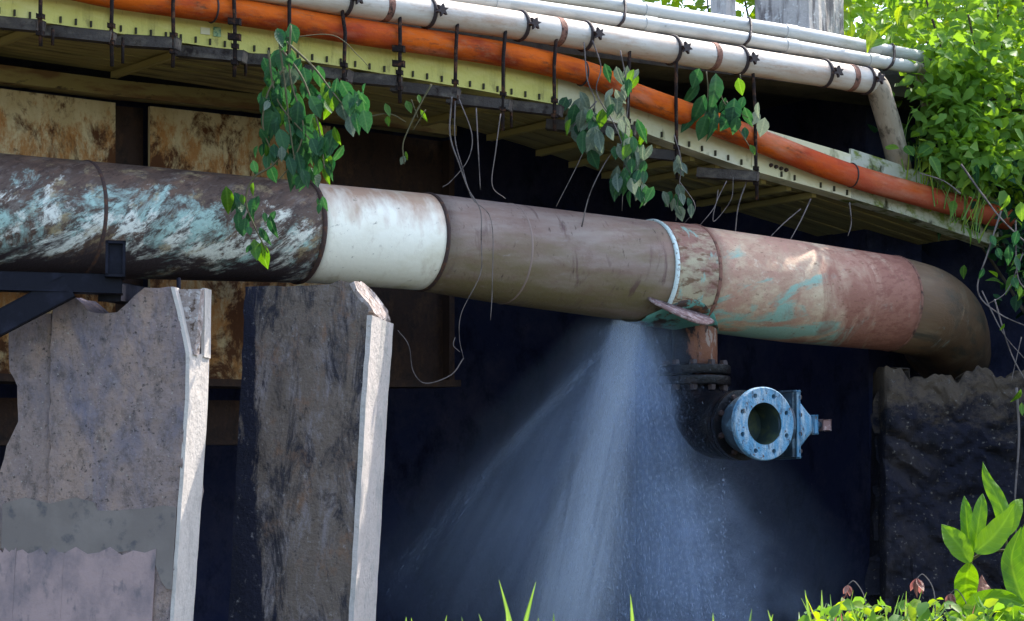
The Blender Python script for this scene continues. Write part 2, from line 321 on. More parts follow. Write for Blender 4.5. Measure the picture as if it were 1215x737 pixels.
M['soffit'] = mat('olive_soffit_board', lc(.36, .29, .11), [dict(col=lc(.46, .37, .14), scale=(1, 9, 1), lo=.48, hi=.66), dict(col=lc(.17, .13, .06), scale=(1.4, 12, 1), lo=.5, hi=.64)], rough=.8, bump=.25, coord='UV')
M['girder_flange'] = mat('olive_girder_flange', lc(.34, .26, .10), [dict(col=lc(.22, .12, .05), scale=(2, 10, 1), lo=.48, hi=.62), dict(col=RUSTD, scale=(6, 14, 1), lo=.58, hi=.68)], rough=.8, bump=.3, coord='UV')
M['girder'] = mat('cream_girder_paint_with_rust', lc(.66, .53, .32), [
    dict(col=lc(.46, .32, .15), scale=(3, 1.2, 1), lo=.42, hi=.66),
    dict(col=lc(.44, .19, .055), scale=(8, 4, 1), lo=.50, hi=.62, detail=12, nr=.8, amt=.9, grad=(1, 1.80, 1.40, .09)),
    dict(col=lc(.11, .045, .02), scale=(3.0, 2.4, 1), lo=.50, hi=.58, detail=12, nr=.74, dist=.5, grad=(1, 1.9, 1.30, .025)),
    dict(col=lc(.16, .06, .022), scale=(36, 20, 1), lo=.58, hi=.70, amt=.5)], rough=.85, bump=.35, coord='UV', spec=.15)
M['girder_dark'] = mat('brown_rusted_plate', lc(.045, .024, .018), [dict(col=lc(.10, .05, .026), scale=(5, 3, 1), lo=.5, hi=.68, detail=11, nr=.78), dict(col=lc(.02, .014, .014), scale=(9, 6, 1), lo=.5, hi=.64, detail=11, nr=.78)], rough=.85, bump=.35, coord='UV')
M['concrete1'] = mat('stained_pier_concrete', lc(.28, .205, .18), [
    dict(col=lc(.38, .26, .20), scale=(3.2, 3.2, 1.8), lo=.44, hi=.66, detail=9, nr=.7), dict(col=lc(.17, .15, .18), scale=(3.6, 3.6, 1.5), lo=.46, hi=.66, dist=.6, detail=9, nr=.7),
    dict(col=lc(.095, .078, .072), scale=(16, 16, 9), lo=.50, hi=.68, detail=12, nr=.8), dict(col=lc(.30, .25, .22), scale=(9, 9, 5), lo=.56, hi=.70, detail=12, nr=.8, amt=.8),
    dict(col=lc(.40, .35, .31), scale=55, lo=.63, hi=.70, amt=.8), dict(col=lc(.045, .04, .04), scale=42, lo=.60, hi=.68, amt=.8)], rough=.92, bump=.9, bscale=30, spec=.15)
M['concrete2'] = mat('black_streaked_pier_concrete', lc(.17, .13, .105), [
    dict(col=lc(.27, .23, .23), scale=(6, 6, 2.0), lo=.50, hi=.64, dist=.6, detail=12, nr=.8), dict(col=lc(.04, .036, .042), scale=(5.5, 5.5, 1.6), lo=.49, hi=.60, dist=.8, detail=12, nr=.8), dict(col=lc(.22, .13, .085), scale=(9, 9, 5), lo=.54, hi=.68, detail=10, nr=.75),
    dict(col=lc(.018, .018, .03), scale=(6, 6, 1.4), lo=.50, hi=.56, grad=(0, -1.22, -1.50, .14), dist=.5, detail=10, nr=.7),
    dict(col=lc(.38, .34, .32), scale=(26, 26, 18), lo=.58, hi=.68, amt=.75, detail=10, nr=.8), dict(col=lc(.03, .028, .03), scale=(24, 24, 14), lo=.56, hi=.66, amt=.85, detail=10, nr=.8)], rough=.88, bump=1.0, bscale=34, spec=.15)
M['pier_side'] = mat('pale_pier_side', lc(.58, .51, .45), [dict(col=lc(.44, .385, .34), scale=(9, 9, 5), lo=.48, hi=.66, detail=10, nr=.75), dict(col=lc(.38, .33, .30), scale=30, lo=.60, hi=.70, amt=.7)], rough=.88, bump=.5, bscale=35, spec=.15)  # side's brightness put into a much paler colour than the front's
M['pier_side2'] = mat('patchy_pale_side', lc(.52, .455, .41), [dict(col=lc(.36, .34, .31), scale=(5, 5, 4), lo=.50, hi=.62, dist=.5, detail=10, nr=.75, amt=.8), dict(col=lc(.30, .26, .22), scale=30, lo=.60, hi=.68, amt=.7)], rough=.88, bump=.6, bscale=35, spec=.15)
M['spall'] = mat('spalled_concrete', lc(.34, .27, .24), [dict(col=lc(.55, .49, .46), scale=24, lo=.5, hi=.62), dict(col=lc(.12, .08, .06), scale=30, lo=.55, hi=.64)], rough=.95, bump=1.0, bscale=30)
M['mortar'] = mat('smooth_grey_mortar', lc(.185, .15, .13), [dict(col=lc(.22, .18, .155), scale=4, lo=.45, hi=.65), dict(col=lc(.085, .08, .085), scale=9, lo=.56, hi=.7)], rough=.85, bump=.12, bscale=25)
M['footing'] = mat('pinkish_pier_base', lc(.38, .265, .245), [dict(col=lc(.19, .15, .155), scale=(5, 5, 3), lo=.44, hi=.68, detail=9), dict(col=lc(.13, .115, .12), scale=(12, 12, 6), lo=.56, hi=.70, detail=9)], rough=.9, bump=.35, bscale=30)
M['shade_navy'] = mat('shade_black_masonry', lc(.020, .024, .058), [dict(col=lc(.048, .046, .074), scale=(1.6, 1.6, 1.6), lo=.44, hi=.70, detail=11, nr=.75), dict(col=lc(.009, .011, .024), scale=(3, 3, 2.2), lo=.50, hi=.66, detail=11, nr=.75), dict(col=lc(.06, .06, .08), scale=(45, 45, 24), lo=.70, hi=.74)], rough=.8, bump=.5, bscale=20, spec=.04)  # navy black that holds the under-bridge shade in the colour
M['deck'] = mat('deck_concrete_soffit', lc(.06, .052, .045), [dict(col=lc(.10, .085, .06), scale=3, lo=.5, hi=.66), dict(col=lc(.025, .02, .02), scale=5, lo=.52, hi=.66)], rough=.9, bump=.4)
M['post'] = mat('weathered_post_concrete', lc(.52, .46, .42), [dict(col=lc(.20, .17, .16), scale=(12, 12, 2), lo=.48, hi=.60), dict(col=lc(.70, .66, .62), scale=18, lo=.60, hi=.68)], rough=.9, bump=.6, bscale=30)
M['abut'] = mat('dark_abutment_concrete', lc(.014, .014, .022), [dict(col=lc(.036, .030, .030), scale=(2.2, 2.2, 1.5), lo=.47, hi=.66, detail=11, nr=.75), dict(col=lc(.012, .012, .016), scale=(6, 6, 2), lo=.52, hi=.64), dict(col=lc(.085, .064, .048), scale=(4, 4, 6), lo=.50, hi=.66, detail=12, nr=.78, grad=(2, 2.40, 2.85, .16)), dict(col=lc(.15, .13, .11), scale=30, lo=.62, hi=.70, detail=8)], rough=.9, bump=1.0, bscale=18, spec=.08)  # near-black, earthy brown towards the top
M['ledge'] = mat('earthy_ledge', lc(.045, .034, .026), [dict(col=lc(.12, .095, .072), scale=14, lo=.52, hi=.68, detail=10, nr=.75), dict(col=lc(.03, .025, .02), scale=18, lo=.54, hi=.64)], rough=.95, bump=1.0, bscale=18)
M['soil'] = mat('dark_soil', lc(.055, .045, .03), [dict(col=lc(.05, .07, .02), scale=1.2, lo=.45, hi=.65), dict(col=lc(.10, .08, .055), scale=6, lo=.55, hi=.7)], rough=.95, bump=.8, bscale=6)
M['vine'] = mat('vine_stem', lc(.10, .085, .04), [], rough=.8, bump=.2)
M['root'] = mat('dry_root', lc(.16, .13, .12), [dict(col=lc(.07, .055, .05), scale=12, lo=.5, hi=.6)], rough=.85, bump=.2)
M['bark'] = mat('bark', lc(.07, .055, .04), [dict(col=lc(.13, .11, .09), scale=(12, 12, 3), lo=.5, hi=.65)], rough=.9, bump=.5)
M['water'] = mat('stream_water', lc(.01, .014, .02), [], rough=.12, bump=.35, bscale=3, spec=.5)
LM = [leaf_mat('vine_leaf', lc(.014, .055, .026), lc(.035, .115, .04), .35), leaf_mat('vine_leaf_bright', lc(.05, .14, .018), lc(.08, .19, .03), .5),
      leaf_mat('vine_leaf_grey', lc(.05, .085, .06), lc(.16, .20, .14), .3), leaf_mat('shrub_leaf', lc(.05, .15, .028), lc(.16, .31, .045), .5),
      leaf_mat('sunny_leaf', lc(.12, .22, .03), lc(.26, .36, .05), .55), leaf_mat('ginger_leaf', lc(.05, .16, .012), lc(.11, .24, .02), .5),
      leaf_mat('grass_blade', lc(.08, .18, .035), lc(.16, .28, .07), .4), leaf_mat('dry_leaf', lc(.20, .09, .07), lc(.30, .16, .12), .3)]
LMC = {0: leaf_mat('shrub_mass_dark', lc(.014, .055, .026), lc(.035, .115, .04), .35, False), 3: leaf_mat('shrub_mass', lc(.045, .14, .028), lc(.17, .31, .05), .5, False), 4: leaf_mat('sunny_mass', lc(.12, .22, .03), lc(.26, .36, .05), .55, False)}

# ------------------------------------------------------------------ ground, water, masonry behind
def hgt(x, y):
    s = lambda t: max(0, min(1, t))**2*(3-2*max(0, min(1, t)))
    z = 1.12*s((y-4.0)/4.0)
    z += .16*s((x-.9)/1.2)*s((y-6)/2)
    z -= 2.1*s((y-9.7)/3.2)
    z += 4.6*s((x-2.75)/1.9)*s((y-18.8)/2.0)
    z += 3.6*s((y-27)/8)
    z += .05*math.sin(x*2.1+y*1.3)+.04*math.sin(x*5.3-y*3.7)
    return z
gx = [-150, -100, -60, -35, -20, -12]+[-8+.25*i for i in range(65)]+[12, 20, 35, 60, 100, 150]
gy = [-60, -30, -15, -8, -4]+[.4*i for i in range(90)]+[38, 44, 55, 75, 110, 160, 260, 400]
V = [(x, y, hgt(x, y)) for y in gy for x in gx]; nx = len(gx)
F = [(j*nx+i, j*nx+i+1, (j+1)*nx+i+1, (j+1)*nx+i) for j in range(len(gy)-1) for i in range(nx-1)]
tag(link('ground', mesh('ground', V, F, M['soil'], None, True)), kind='structure')
V = [(-150, 10.5, -.62), (3.2, 10.5, -.62), (3.2, 26.5, -.62), (-150, 26.5, -.62)]
tag(link('stream_water', mesh('stream_water', V, [(0, 1, 2, 3)], M['water'])), kind='structure')

def fpath(pts, dd=0.0, step=60):
    """walkway-edge polyline from (px,py) pairs, df depth"""
    out = []
    x0, x1 = pts[0][0], pts[-1][0]; n = max(2, int((x1-x0)/step))
    for i in range(n+1):
        x = x0+(x1-x0)*i/n; out.append(at(x, lin(x, pts), df(x)+dd))
    return out
# wall under the bridge, the shade there put into its colour
wx = [-1400, 100, 500, 900, 1160]
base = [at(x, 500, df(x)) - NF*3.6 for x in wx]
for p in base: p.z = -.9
ribbon('retaining_wall', base, rect(-.5, 0, 0, 6.6), M['shade_navy'])
tag(bpy.data.objects['retaining_wall'], 'retaining wall behind the spray, under-bridge shade put into its black colour', 'wall')
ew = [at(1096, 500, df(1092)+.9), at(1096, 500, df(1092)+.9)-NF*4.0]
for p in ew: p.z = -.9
ribbon('added_end_wall', ew, rect(-.5, 0, 0, 5.98), M['shade_navy'])  # wall added to stop sun entering under the bridge from the right
tag(bpy.data.objects['added_end_wall'], 'added end wall keeping sun out behind the pipe elbow, shade put into its colour', 'wall')
# bridge deck slab
DECK = thing('bridge_deck', 'shaded concrete bridge deck slab above the pipes', 'bridge deck', at(600, 60, df(600)+.4))
WP = [(-640, -149), (-170, -83), (300, -17), (400, 0), (600, 28), (800, 60), (1000, 91), (1036, 97)]
def deckpts(dy):
    return [at(x, lin(x, WP)+dy, df(x)) for x in (-900, -400, 0, 200, 400, 600, 800, 1000, 1075)]
dpts = deckpts(0)
dpts += [dpts[-1]+AX*q for q in (3, 9, 20)]
for p in dpts: p.z = at(600, 28, df(600)).z
ribbon('slab', dpts, [(-.30, .05), (-.30, .22), (-6.0, .22), (-6.0, .05)], M['deck'], DECK)
ribbon('edge_kerb', dpts, rect(-.62, -.18, -.10, .047), M['deck'], DECK)

# ------------------------------------------------------------------ plate girder
G = thing('plate_girder', 'rusty cream painted plate girder behind the big water pipe', 'girder', at(250, 450, dg(250)))
def gp(x, y, off=0.0): return at(x, y, dg(x)) + NF*off
GT = [(-620, 27), (-120, 90), (0, 105), (136, 122), (295, 137), (530, 168)]
GB = [(-620, 420), (-120, 440), (0, 445), (285, 452), (530, 452)]
def plate(name, x0, x1, off, m, th=.03, parent=G):
    a0, a1, b0, b1 = gp(x0, lin(x0, GT), off), gp(x1, lin(x1, GT), off), gp(x0, lin(x0, GB), off), gp(x1, lin(x1, GB), off)
    V = [b0, b1, a1, a0] + [p-NF*th for p in (b0, b1, a1, a0)]
    F = [(0, 1, 2, 3), (7, 6, 5, 4), (0, 4, 5, 1), (1, 5, 6, 2), (2, 6, 7, 3), (3, 7, 4, 0)]
    L = (b1-b0).length; H = (a0-b0).length; q = x0*.01
    uv = [(q, 0), (q+L, 0), (q+L, H), (q, H)] + [(q, 0)]*20
    return link(name, mesh(name, V, F, m, uv), parent, (0, 0, 0))
plate('web_panel', -620, -121, 0, M['girder']); plate('web_panel', -120, 137, 0, M['girder']); plate('recessed_web', 137, 178, -.10, M['girder_dark']); plate('web_panel', 178, 392, 0, M['girder'])
plate('web_panel', 392, 527, -.02, M['girder_dark'])
for x in (527, ): plate('stiffener', x, x+6, .07, M['girder_dark'], .14)
gl = [-620, -120, 0, 136, 295, 530]
ribbon('top_flange', [gp(x, lin(x, GT)-5) for x in gl], rect(-.05, .10, 0, .10), M['girder_flange'], G)
ribbon('bottom_flange', [gp(x, lin(x, GB)) for x in gl], rect(-.16, .14, -.045, 0), M['girder_dark'], G)
LB = thing('lower_beam', 'rusty lower steel beam under the plate girder between the piers', 'beam', gp(250, 500, -.35))
ribbon('web', [gp(x, 520, -.36) for x in (-620, 200, 400)], rect(-.02, 0, 0, .26), M['girder_dark'], LB)
ribbon('flange', [gp(x, 520, -.36) for x in (-620, 200, 400)], rect(-.10, .08, -.03, -.002), M['girder_dark'], LB)
# ------------------------------------------------------------------ walkway edge, soffit
FB = [(-640, -76), (-140, -2), (0, 19), (205, 49), (400, 78), (540, 102), (660, 124), (745, 150), (790, 167), (895, 203), (1000, 232), (1080, 257), (1185, 293)]
WK = thing('walkway_edge', 'lime yellow steel edge beam of the bridge walkway with dark studs', 'edge beam', at(500, 95, df(500)))
def fseg(x0, x1, m, name='edge_plate', h=.30):
    xs = [x0+(x1-x0)*i/8 for i in range(9)]
    pts = [at(x, lin(x, FB), df(x)) for x in xs]
    ribbon(name, pts, [(0, 0), (0, h), (-.02, h), (-.02, .015), (-.14, .015), (-.14, 0)], m, WK)
cuts = [-640, -400, -140, 50, 129, 206, 281, 414, 478, 541, 600, 662, 745, 897]
for a, b in zip(cuts[:-1], cuts[1:]): fseg(a+.25, b-.25, M['yellow'] if b < 700 else M['yellow_pale'])
fseg(897.3, 1010, M['yellow_pale']); fseg(1010.3, 1185, M['moss_edge'], 'mossy_end', .34)
bm = bmesh.new(); bmesh.ops.create_cube(bm, size=1)
for v in bm.verts: v.co = Vector((v.co.x*.010, v.co.y*.016, v.co.z*.036))
STUD = bm_mesh('stud', bm, M['slot'])
x = -20
while x < 1010:
    if min(abs(x-c) for c in cuts) > 5:
        o = link('stud', STUD, WK, at(x, lin(x, FB), df(x)) + NF*.005 + UP*.028)
        o.rotation_euler = (0, 0, math.atan2(AX.y, AX.x))
    x += (18.3-3*x/1000)*random.choice([1, 1, 1, .97, 1.04, 1, 1, 2])
obox('printed_tag', at(257, 38, df(257))+NF*.006, AX, NF, UP, .024, .002, .028, M['sticker'], WK, 0)
obox('printed_tag', at(243, 37, df(243))+NF*.006, AX, NF, UP, .03, .002, .02, M['yellow_pale'], WK, 0)
for cx in (281, 476, 897):
    obox('splice_plate', at(cx-4, lin(cx-4, FB), df(cx))+NF*.012+UP*.14, AX, NF, UP, .022, .008, .12, M['yellow'] if cx < 700 else M['yellow_pale'], WK, .003)
bm = bmesh.new(); bmesh.ops.create_cone(bm, segments=6, radius1=.016, radius2=.013, depth=.02, cap_ends=True)
bmesh.ops.rotate(bm, verts=bm.verts, matrix=Matrix.Rotation(R(90), 3, 'X')); BOLT = bm_mesh('bolt', bm, M['clamp'])
def bolt(parent, p, ax=NF, s=1.0):
    o = link('bolt', BOLT, parent, p); o.rotation_euler = (Vector((0, -1, 0)).rotation_difference(Vector(ax))).to_euler(); o.scale = (s, s, s)
for i in range(4):
    for w in (0, 1):
        px = 914+i*6; bolt(WK, at(px, lin(px, FB)-12-w*15+i*.3, df(px))+NF*.012, NF, .9)
SO = thing('walkway_soffit', 'olive boarded underside of the walkway between edge beam and girder', 'soffit', at(400, 110, df(400))-NF*.7)
for k in range(6):
    o0, o1 = -.16-k*.185, -.16-k*.185-.172
    xs = [-640, -140, 100, 300, 500, 660, 745, 895, 1000, 1080, 1160]
    ribbon('board', [at(x, lin(x, FB), df(x))+UP*(.02+random.uniform(0, .012)) for x in xs], rect(o1, o0, .0, .03), M['soffit'], SO, nrm=NF)
ribbon('sun_stop_sheet', [at(x, lin(x, FB), df(x))+UP*.075 for x in xs], rect(-1.28, -.03, 0, .02), M['soffit'], SO, nrm=NF)  # unseen sheet added over the boards to stop sun through their gaps
for x in (60, 240, 450, 620, 700, 760, 800, 840, 870, 925, 955, 985):
    c = at(x, lin(x, FB), df(x))+UP*.0-NF*.7
    obox('cross_rib', c, AX, NF, UP, .02, .52, .018, M['soffit'], SO, .003)

# ------------------------------------------------------------------ pipes along the deck
OR = [(-640, -126), (-300, -75), (40, -24), (130, -7), (205, 4), (300, 17), (400, 34), (600, 65), (700, 89), (740, 108), (800, 130), (880, 159), (1000, 205), (1100, 234), (1195, 260)]
ORP = thing('orange_pipe', 'orange pipe running along the top of the yellow edge beam', 'pipe', at(600, 65, df(600)))
op = cr([at(x, y, df(x)-.12) for x, y in OR], 6)
tube_obj('pipe_run', op, .078, M['orange'], ORP, 20)
for x in (252, 690, 1010):
    c = at(x, lin(x, OR), df(x)-.12); torus('joint_ring', c, AX, .080, .006, M['clamp'], ORP, 24, 6)
WPT = thing('cream_pipe', 'thick cream pipe with dark clamps and rust bands along the deck edge', 'pipe', at(700, 44, df(700)))
wp = cr([at(x, y, df(x)-.16) for x, y in WP], 6); tube_obj('pipe_run', wp, .089, M['cream'], WPT, 22)
e0 = at(1036, 97, df(1036)-.16); waxis0 = (wp[-1]-wp[-3]).normalized()
dpth = cr([e0-waxis0*.02, at(1041, 103, df(1036)-.15), at(1046, 118, df(1040)-.10), at(1057, 155, df(1050)+.02), at(1068, 200, df(1060)+.15)], 6)
tube_obj('down_pipe', dpth, .082, M['cream_dull'], WPT, 18)
waxis = (wp[-1]-wp[0]).normalized()
for x in (456, 660, 844, 1008): lathe('rust_band', at(x, lin(x, WP), df(x)-.16), waxis, [(-.024, .089), (-.022, .0925), (.022, .0925), (.024, .089)], M['band'], WPT, 24)
star = bmesh.new(); vs_ = []
for z in (-.012, .012):
    vs_.append([star.verts.new((math.cos(math.pi*k/6)*(.042 if k % 2 == 0 else .02), z, math.sin(math.pi*k/6)*(.042 if k % 2 == 0 else .02))) for k in range(12)])
star.faces.new(vs_[0]); star.faces.new(vs_[1][::-1])
for k in range(12): star.faces.new((vs_[0][k], vs_[1][k], vs_[1][(k+1) % 12], vs_[0][(k+1) % 12]))
bmesh.ops.recalc_face_normals(star, faces=star.faces); STAR = bm_mesh('star_knob', star, M['clamp'])
for i, x in enumerate((408, 507, 617, 693, 797, 877, 977, 1027)):
    c = at(x, lin(x, WP), df(x)-.16)
    cl = torus('clamp', c, waxis, .093, .009, M['clamp'], WPT, 26, 6, 1.6)
    k = link('star_knob', STAR, cl, (0, 0, 0)); k.location = c+NF*.125+AX*.03; k.rotation_euler = (0, random.uniform(0, 1), math.atan2(AX.y, AX.x)); 
    tube_obj('knob_shank', [c+NF*.09+AX*.02, c+NF*.128+AX*.03], .014, M['clamp'], cl, 8)
C1 = [(560, -17), (700, 1), (800, 17), (937, 38), (1035, 57), (1093, 68)]; C2 = [(480, -12), (600, 4), (800, 33), (937, 55), (1035, 72), (1085, 80)]
conds = []
for nm, P_, lab, dd in (('grey_conduit', C1, 'upper thin pale grey conduit pipe lying above the cream pipe', .04), ('grey_conduit', C2, 'lower thin pale grey conduit pipe turning down into the leaves', -.06)):
    T = thing(nm, lab, 'conduit', at(900, 40, df(900)))
    pts = [at(x, y, df(x)+dd) for x, y in P_]
    tube_obj('pipe_run', cr(pts, 5), .046, M['grey_pvc'], T, 16)
    if P_ is C2: tube_obj('down_pipe', cr([pts[-1], at(1092, 84, df(1090)), at(1097, 100, df(1095)+.05), at(1101, 130, df(1100)+.15)], 5), .047, M['cream_dull'], T, 14)
    ax = (pts[-1]-pts[0]).normalized()
    for x in (593, 770, 937, 1035):
        if x > P_[0][0]+60: lathe('coupling', at(x, lin(x, P_), df(x)+dd), ax, [(-.05, .046), (-.05, .0505), (.05, .0505), (.05, .046)], M['grey_pvc'], T, 20)
    conds.append((T, P_, dd))
for x in (735, 884, 1054):
    a, b = at(x, lin(x, C1), df(x)+.04), at(x, lin(x, C2), df(x)-.06)
    loop = []
    m_ = (a+b)/2; d_ = (a-b).normalized(); sd = NF
    for k in range(24):
        t = 2*math.pi*k/24; h = (a-b).length/2+.052
        loop.append(m_ + d_*h*math.sin(t)*1.0 + (sd-d_*sd.dot(d_)).normalized()*.056*(1 if math.cos(t) > 0 else -1)*abs(math.cos(t))**.4)
    loop.append(loop[0]); loop.append(loop[1])
    o = tube_obj('pipe_strap', loop, .010, M['clamp'], None, 6, False)
    tag(o, {735: 'dark strap tying the two conduits above the middle knobs', 884: 'dark strap tying the two conduits below the weathered concrete post', 1054: 'dark strap tying the two conduits near the green shrub'}[x], 'strap')
# hangers: bearer under the edge beam and rods up to the cream pipe
HB = [(0, 48, 29, 48), (52, 138, 40, 132), (137, 212, 51, 206), (212, 288, 64, 279), (290, 345, 73, 343), (364, 419, 86, 408), (419, 476, 95, 474), (466, 547, 106, 540), (532, 607, 120, 597), (607, 664, 128, 658), (649, 751, 152, 745), (763, 806, 183, 803), (828, 903, 208, 897)]
where = ['with a slack rod beside the corner of the girder', 'over the left end of the girder panel', 'over the dark recessed girder web', 'beside the small green printed tag', 'half hidden by the hanging vine', 'at the edge of the hanging vine', 'beside the bolted splice plate', 'above the pale vine sprig', 'above the tangle of dry roots', 'between the dry roots and the grey vine', 'behind the grey leaved vine', 'short, behind the sparse leafy sprig', 'below the broad leaved vine']
for (x0, x1, y, rx), wtx in zip(HB, where):
    T = thing('pipe_hanger', 'grey bearer and dark rod hanger ' + wtx, 'pipe hanger', at(rx, y, df(rx)-.06), 'pipe hangers along the walkway edge')
    a = at(x0, y-(x1-x0)*.04, df((x0+x1)/2)-.02); b = at(x1+random.uniform(-4, 3), y+(x1-x0)*.04+random.uniform(-2.5, 2.5), df((x0+x1)/2)-.10)
    ex = (b-a).normalized(); ey = Vector((ex.y, -ex.x, 0)).normalized(); ez = ex.cross(ey)*-1
    obox('bearer', (a+b)/2, ex, ey, ez, (b-a).length/2, .05, .032, M['bearer'], T, .004)
    zt = at(rx, lin(rx, WP), df(rx)-.16).z+.03
    p = at(rx, y, df(rx)-.24); low = random.uniform(.12, .20)
    tube_obj('rod', [Vector((p.x+random.uniform(-.03, .03), p.y+.03, zt)), p.lerp(Vector((p.x, p.y, zt)), .5)+Vector((random.uniform(-.008, .008), 0, 0)), p, p-UP*low+Vector((random.uniform(-.01, .01), 0, 0))], .0115, M['rod'], T, 8)
    obox('nut', p+UP*.045, ex, ey, UP, .018, .018, .012, M['rod'], T, .003); obox('nut', p-UP*.05, ex, ey, UP, .018, .018, .012, M['rod'], T, .003)
    if rx in (132, 279, 597, 48): tube_obj('rod', [p+Vector((.05, .12, .0)), p+Vector((.05, .12, -low*.8))], .009, M['rod'], T, 8)
    if rx in (279, 474): 
        for w in (.10, .19): obox('bracket_lug', p+UP*w+NF*-.01, ex, ey, UP, .035, .02, .018, M['rod'], T, .003)
# parapet posts
for (x0, x1, lab) in ((900, 998, 'broad weathered concrete post standing above the conduits'), (846, 872, 'slim pale concrete post standing above the conduits')):
    d = df((x0+x1)/2)+.75; a, b = at(x0, 60, d), at(x1, 60, d); w = (b-a).length/2
    zb = DECK.location.z*0 + dpts[0].z+.22
    T = thing('parapet_post', lab, 'post', Vector(((a.x+b.x)/2, d, zb)))
    bm = bmesh.new(); bmesh.ops.create_cube(bm, size=2)
    for v in bm.verts: v.co = Vector((v.co.x*w*.78, v.co.y*w*.78, v.co.z*.8))
    bmesh.ops.subdivide_edges(bm, edges=bm.edges[:], cuts=7, use_grid_fill=True)
    for v in bm.verts: v.co += Vector((random.uniform(-1, 1), random.uniform(-1, 1), 0))*.008
    bmesh.ops.rotate(bm, verts=bm.verts, matrix=Matrix.Rotation(R(-38), 3, 'Z'))
    o = link('shaft', bm_mesh('shaft', bm, M['post']), T, T.location+Vector((0, 0, .8)))

# ------------------------------------------------------------------ water main
PM = thing('water_main', 'huge rusty patched water main pipe leaking spray from its underside', 'water pipe', at(440, 340, dp(440)))
PC = [(-620, 205, .345), (-90, 247, .345), (0, 254, .338), (150, 263, .326), (358, 275.5, .300), (502, 287, .297), (600, 301, .310), (770, 323, .325), (815, 329, .335), (940, 346, .335), (1058, 360, .318)]
def pc(x): return at(x, lin(x, [(a, b) for a, b, c in PC]), dp(x))
def prd(x): return lin(x, [(a, c) for a, b, c in PC])
def section(name, x0, x1, m, dr=0.0, n=14):
    xs = [x0+(x1-x0)*i/n for i in range(n+1)]
    return tube_obj(name, [pc(x) for x in xs], [prd(x)+dr for x in xs], m, PM, 64)
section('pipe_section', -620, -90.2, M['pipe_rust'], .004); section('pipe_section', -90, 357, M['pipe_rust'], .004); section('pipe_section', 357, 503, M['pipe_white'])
section('pipe_section', 503, 770, M['pipe_brown'], .004); section('collar_section', 770, 818, M['pipe_collar'], .010); section('pipe_section', 818, 1058, M['pipe_tan'], .004)
pax = (pc(1000)-pc(100)).normalized()
torus('weld_bead', pc(357), pax, prd(357)+.001, .014, M['weld'], PM, 64, 8, 1.3); torus('weld_bead', pc(503), pax, prd(503), .010, M['weld'], PM, 64, 8, 1.4)
torus('weld_bead', pc(97), pax, prd(97)+.001, .009, M['weld'], PM, 64, 8, 1.6); torus('weld_bead', pc(600), pax, prd(600)+.001, .006, M['pipe_brown'], PM, 64, 8, 1.5)
torus('sealant_bead', pc(769), pax, prd(769)+.006, .012, M['sealant'], PM, 64, 8, 1.5); torus('weld_bead', pc(818), pax, prd(818)+.006, .010, M['band'], PM, 64, 8, 1.6)
torus('weld_bead', pc(1058), pax, prd(1058)+.001, .008, M['band'], PM, 64, 8, 1.5)
e = [pc(1040), pc(1058), pc(1076)+Vector((0, .02, -.01)), at(1098, 371, 20.95), at(1114, 384, 21.25), at(1121, 400, 21.65), at(1124, 420, 22.2)]
el = cr(e[1:], 5); tube_obj('elbow', el, [.318 - .0*i for i in range(len(el))], M['pipe_elbow'], PM, 56)
# saddle round the branch
bc = pc(800); brx = 824
sv, sf = [], []; na, nl = 18, 10
for i in range(nl+1):
    t = i/nl; c = pc(752+(842-752)*t); r = prd(790)+.02; wd = R(58)*math.sin(math.pi*(.12+.80*t))+R(3)
    for j in range(na+1):
        a = -wd+2*wd*j/na; sv.append(c + (-UP*math.cos(a) + NF*math.sin(a))*(r+(.0 if 0 < j < na else -.015)))
for i in range(nl):
    for j in range(na): q = i*(na+1)+j; sf.append((q, q+1, q+na+2, q+na+1))
o = link('saddle_plate', mesh('saddle_plate', sv, sf, M['teal'], None, True), PM, (0, 0, 0)); md = o.modifiers.new('s', 'SOLIDIFY'); md.thickness = .014; md.offset = 1
# bent lip standing off the saddle
lp = []
A0, A1 = at(771, 353, dp(771)-.335), at(843, 376, dp(843)-.335)
for i in range(11):
    t = i/10; p = A0.lerp(A1, t); out = .16*math.sin(math.pi*(.06+.86*t))
    lp += [p - NF*.03 + UP*.004, p + NF*out - UP*(.015+.09*math.sin(math.pi*(.06+.86*t)))]
lf = [(2*i, 2*i+1, 2*i+3, 2*i+2) for i in range(10)]
o = link('saddle_lip', mesh('saddle_lip', lp, lf, M['lip'], None, True), PM, (0, 0, 0)); md = o.modifiers.new('s', 'SOLIDIFY'); md.thickness = .016; md.offset = 0
# branch
top = pc(brx); rz0 = at(brx, 376, dp(brx)).z
zf = at(brx, 446, dp(brx)).z; zv = at(905, 503, dp(brx)-.6).z + .0
bx = Vector((top.x, top.y, 0))
tube_obj('branch_riser', [Vector((top.x, top.y, top.z-.2)), Vector((top.x, top.y, rz0)), Vector((top.x, top.y, rz0-.16)), Vector((top.x, top.y, zf))], [.148, .148, .146, .146], M['riser_rust'], PM, 32, True, .012)
for dz in (.035, -.035):
    o = lathe('branch_flange', Vector((top.x, top.y, zf+dz)), UP, [(-.03, .10), (-.03, .225), (-.02, .232), (.022, .232), (.03, .225), (.03, .10)], M['riser'], PM, 32)
for k in range(10):
    a = 2*math.pi*k/10+.2; bolt(PM, Vector((top.x+.195*math.cos(a), top.y+.195*math.sin(a), zf+.075)), UP, 1.9); bolt(PM, Vector((top.x+.195*math.cos(a), top.y+.195*math.sin(a), zf-.08)), -UP, 1.9)
rb = (zf - zv) - .03
eb = []
for k in range(13):
    a = math.pi/2*k/12; eb.append(Vector((top.x, top.y, zf-.03)) + NF*(rb*(1-math.cos(a))) - UP*(rb*math.sin(a)))
eb.append(eb[-1]+NF*.17)
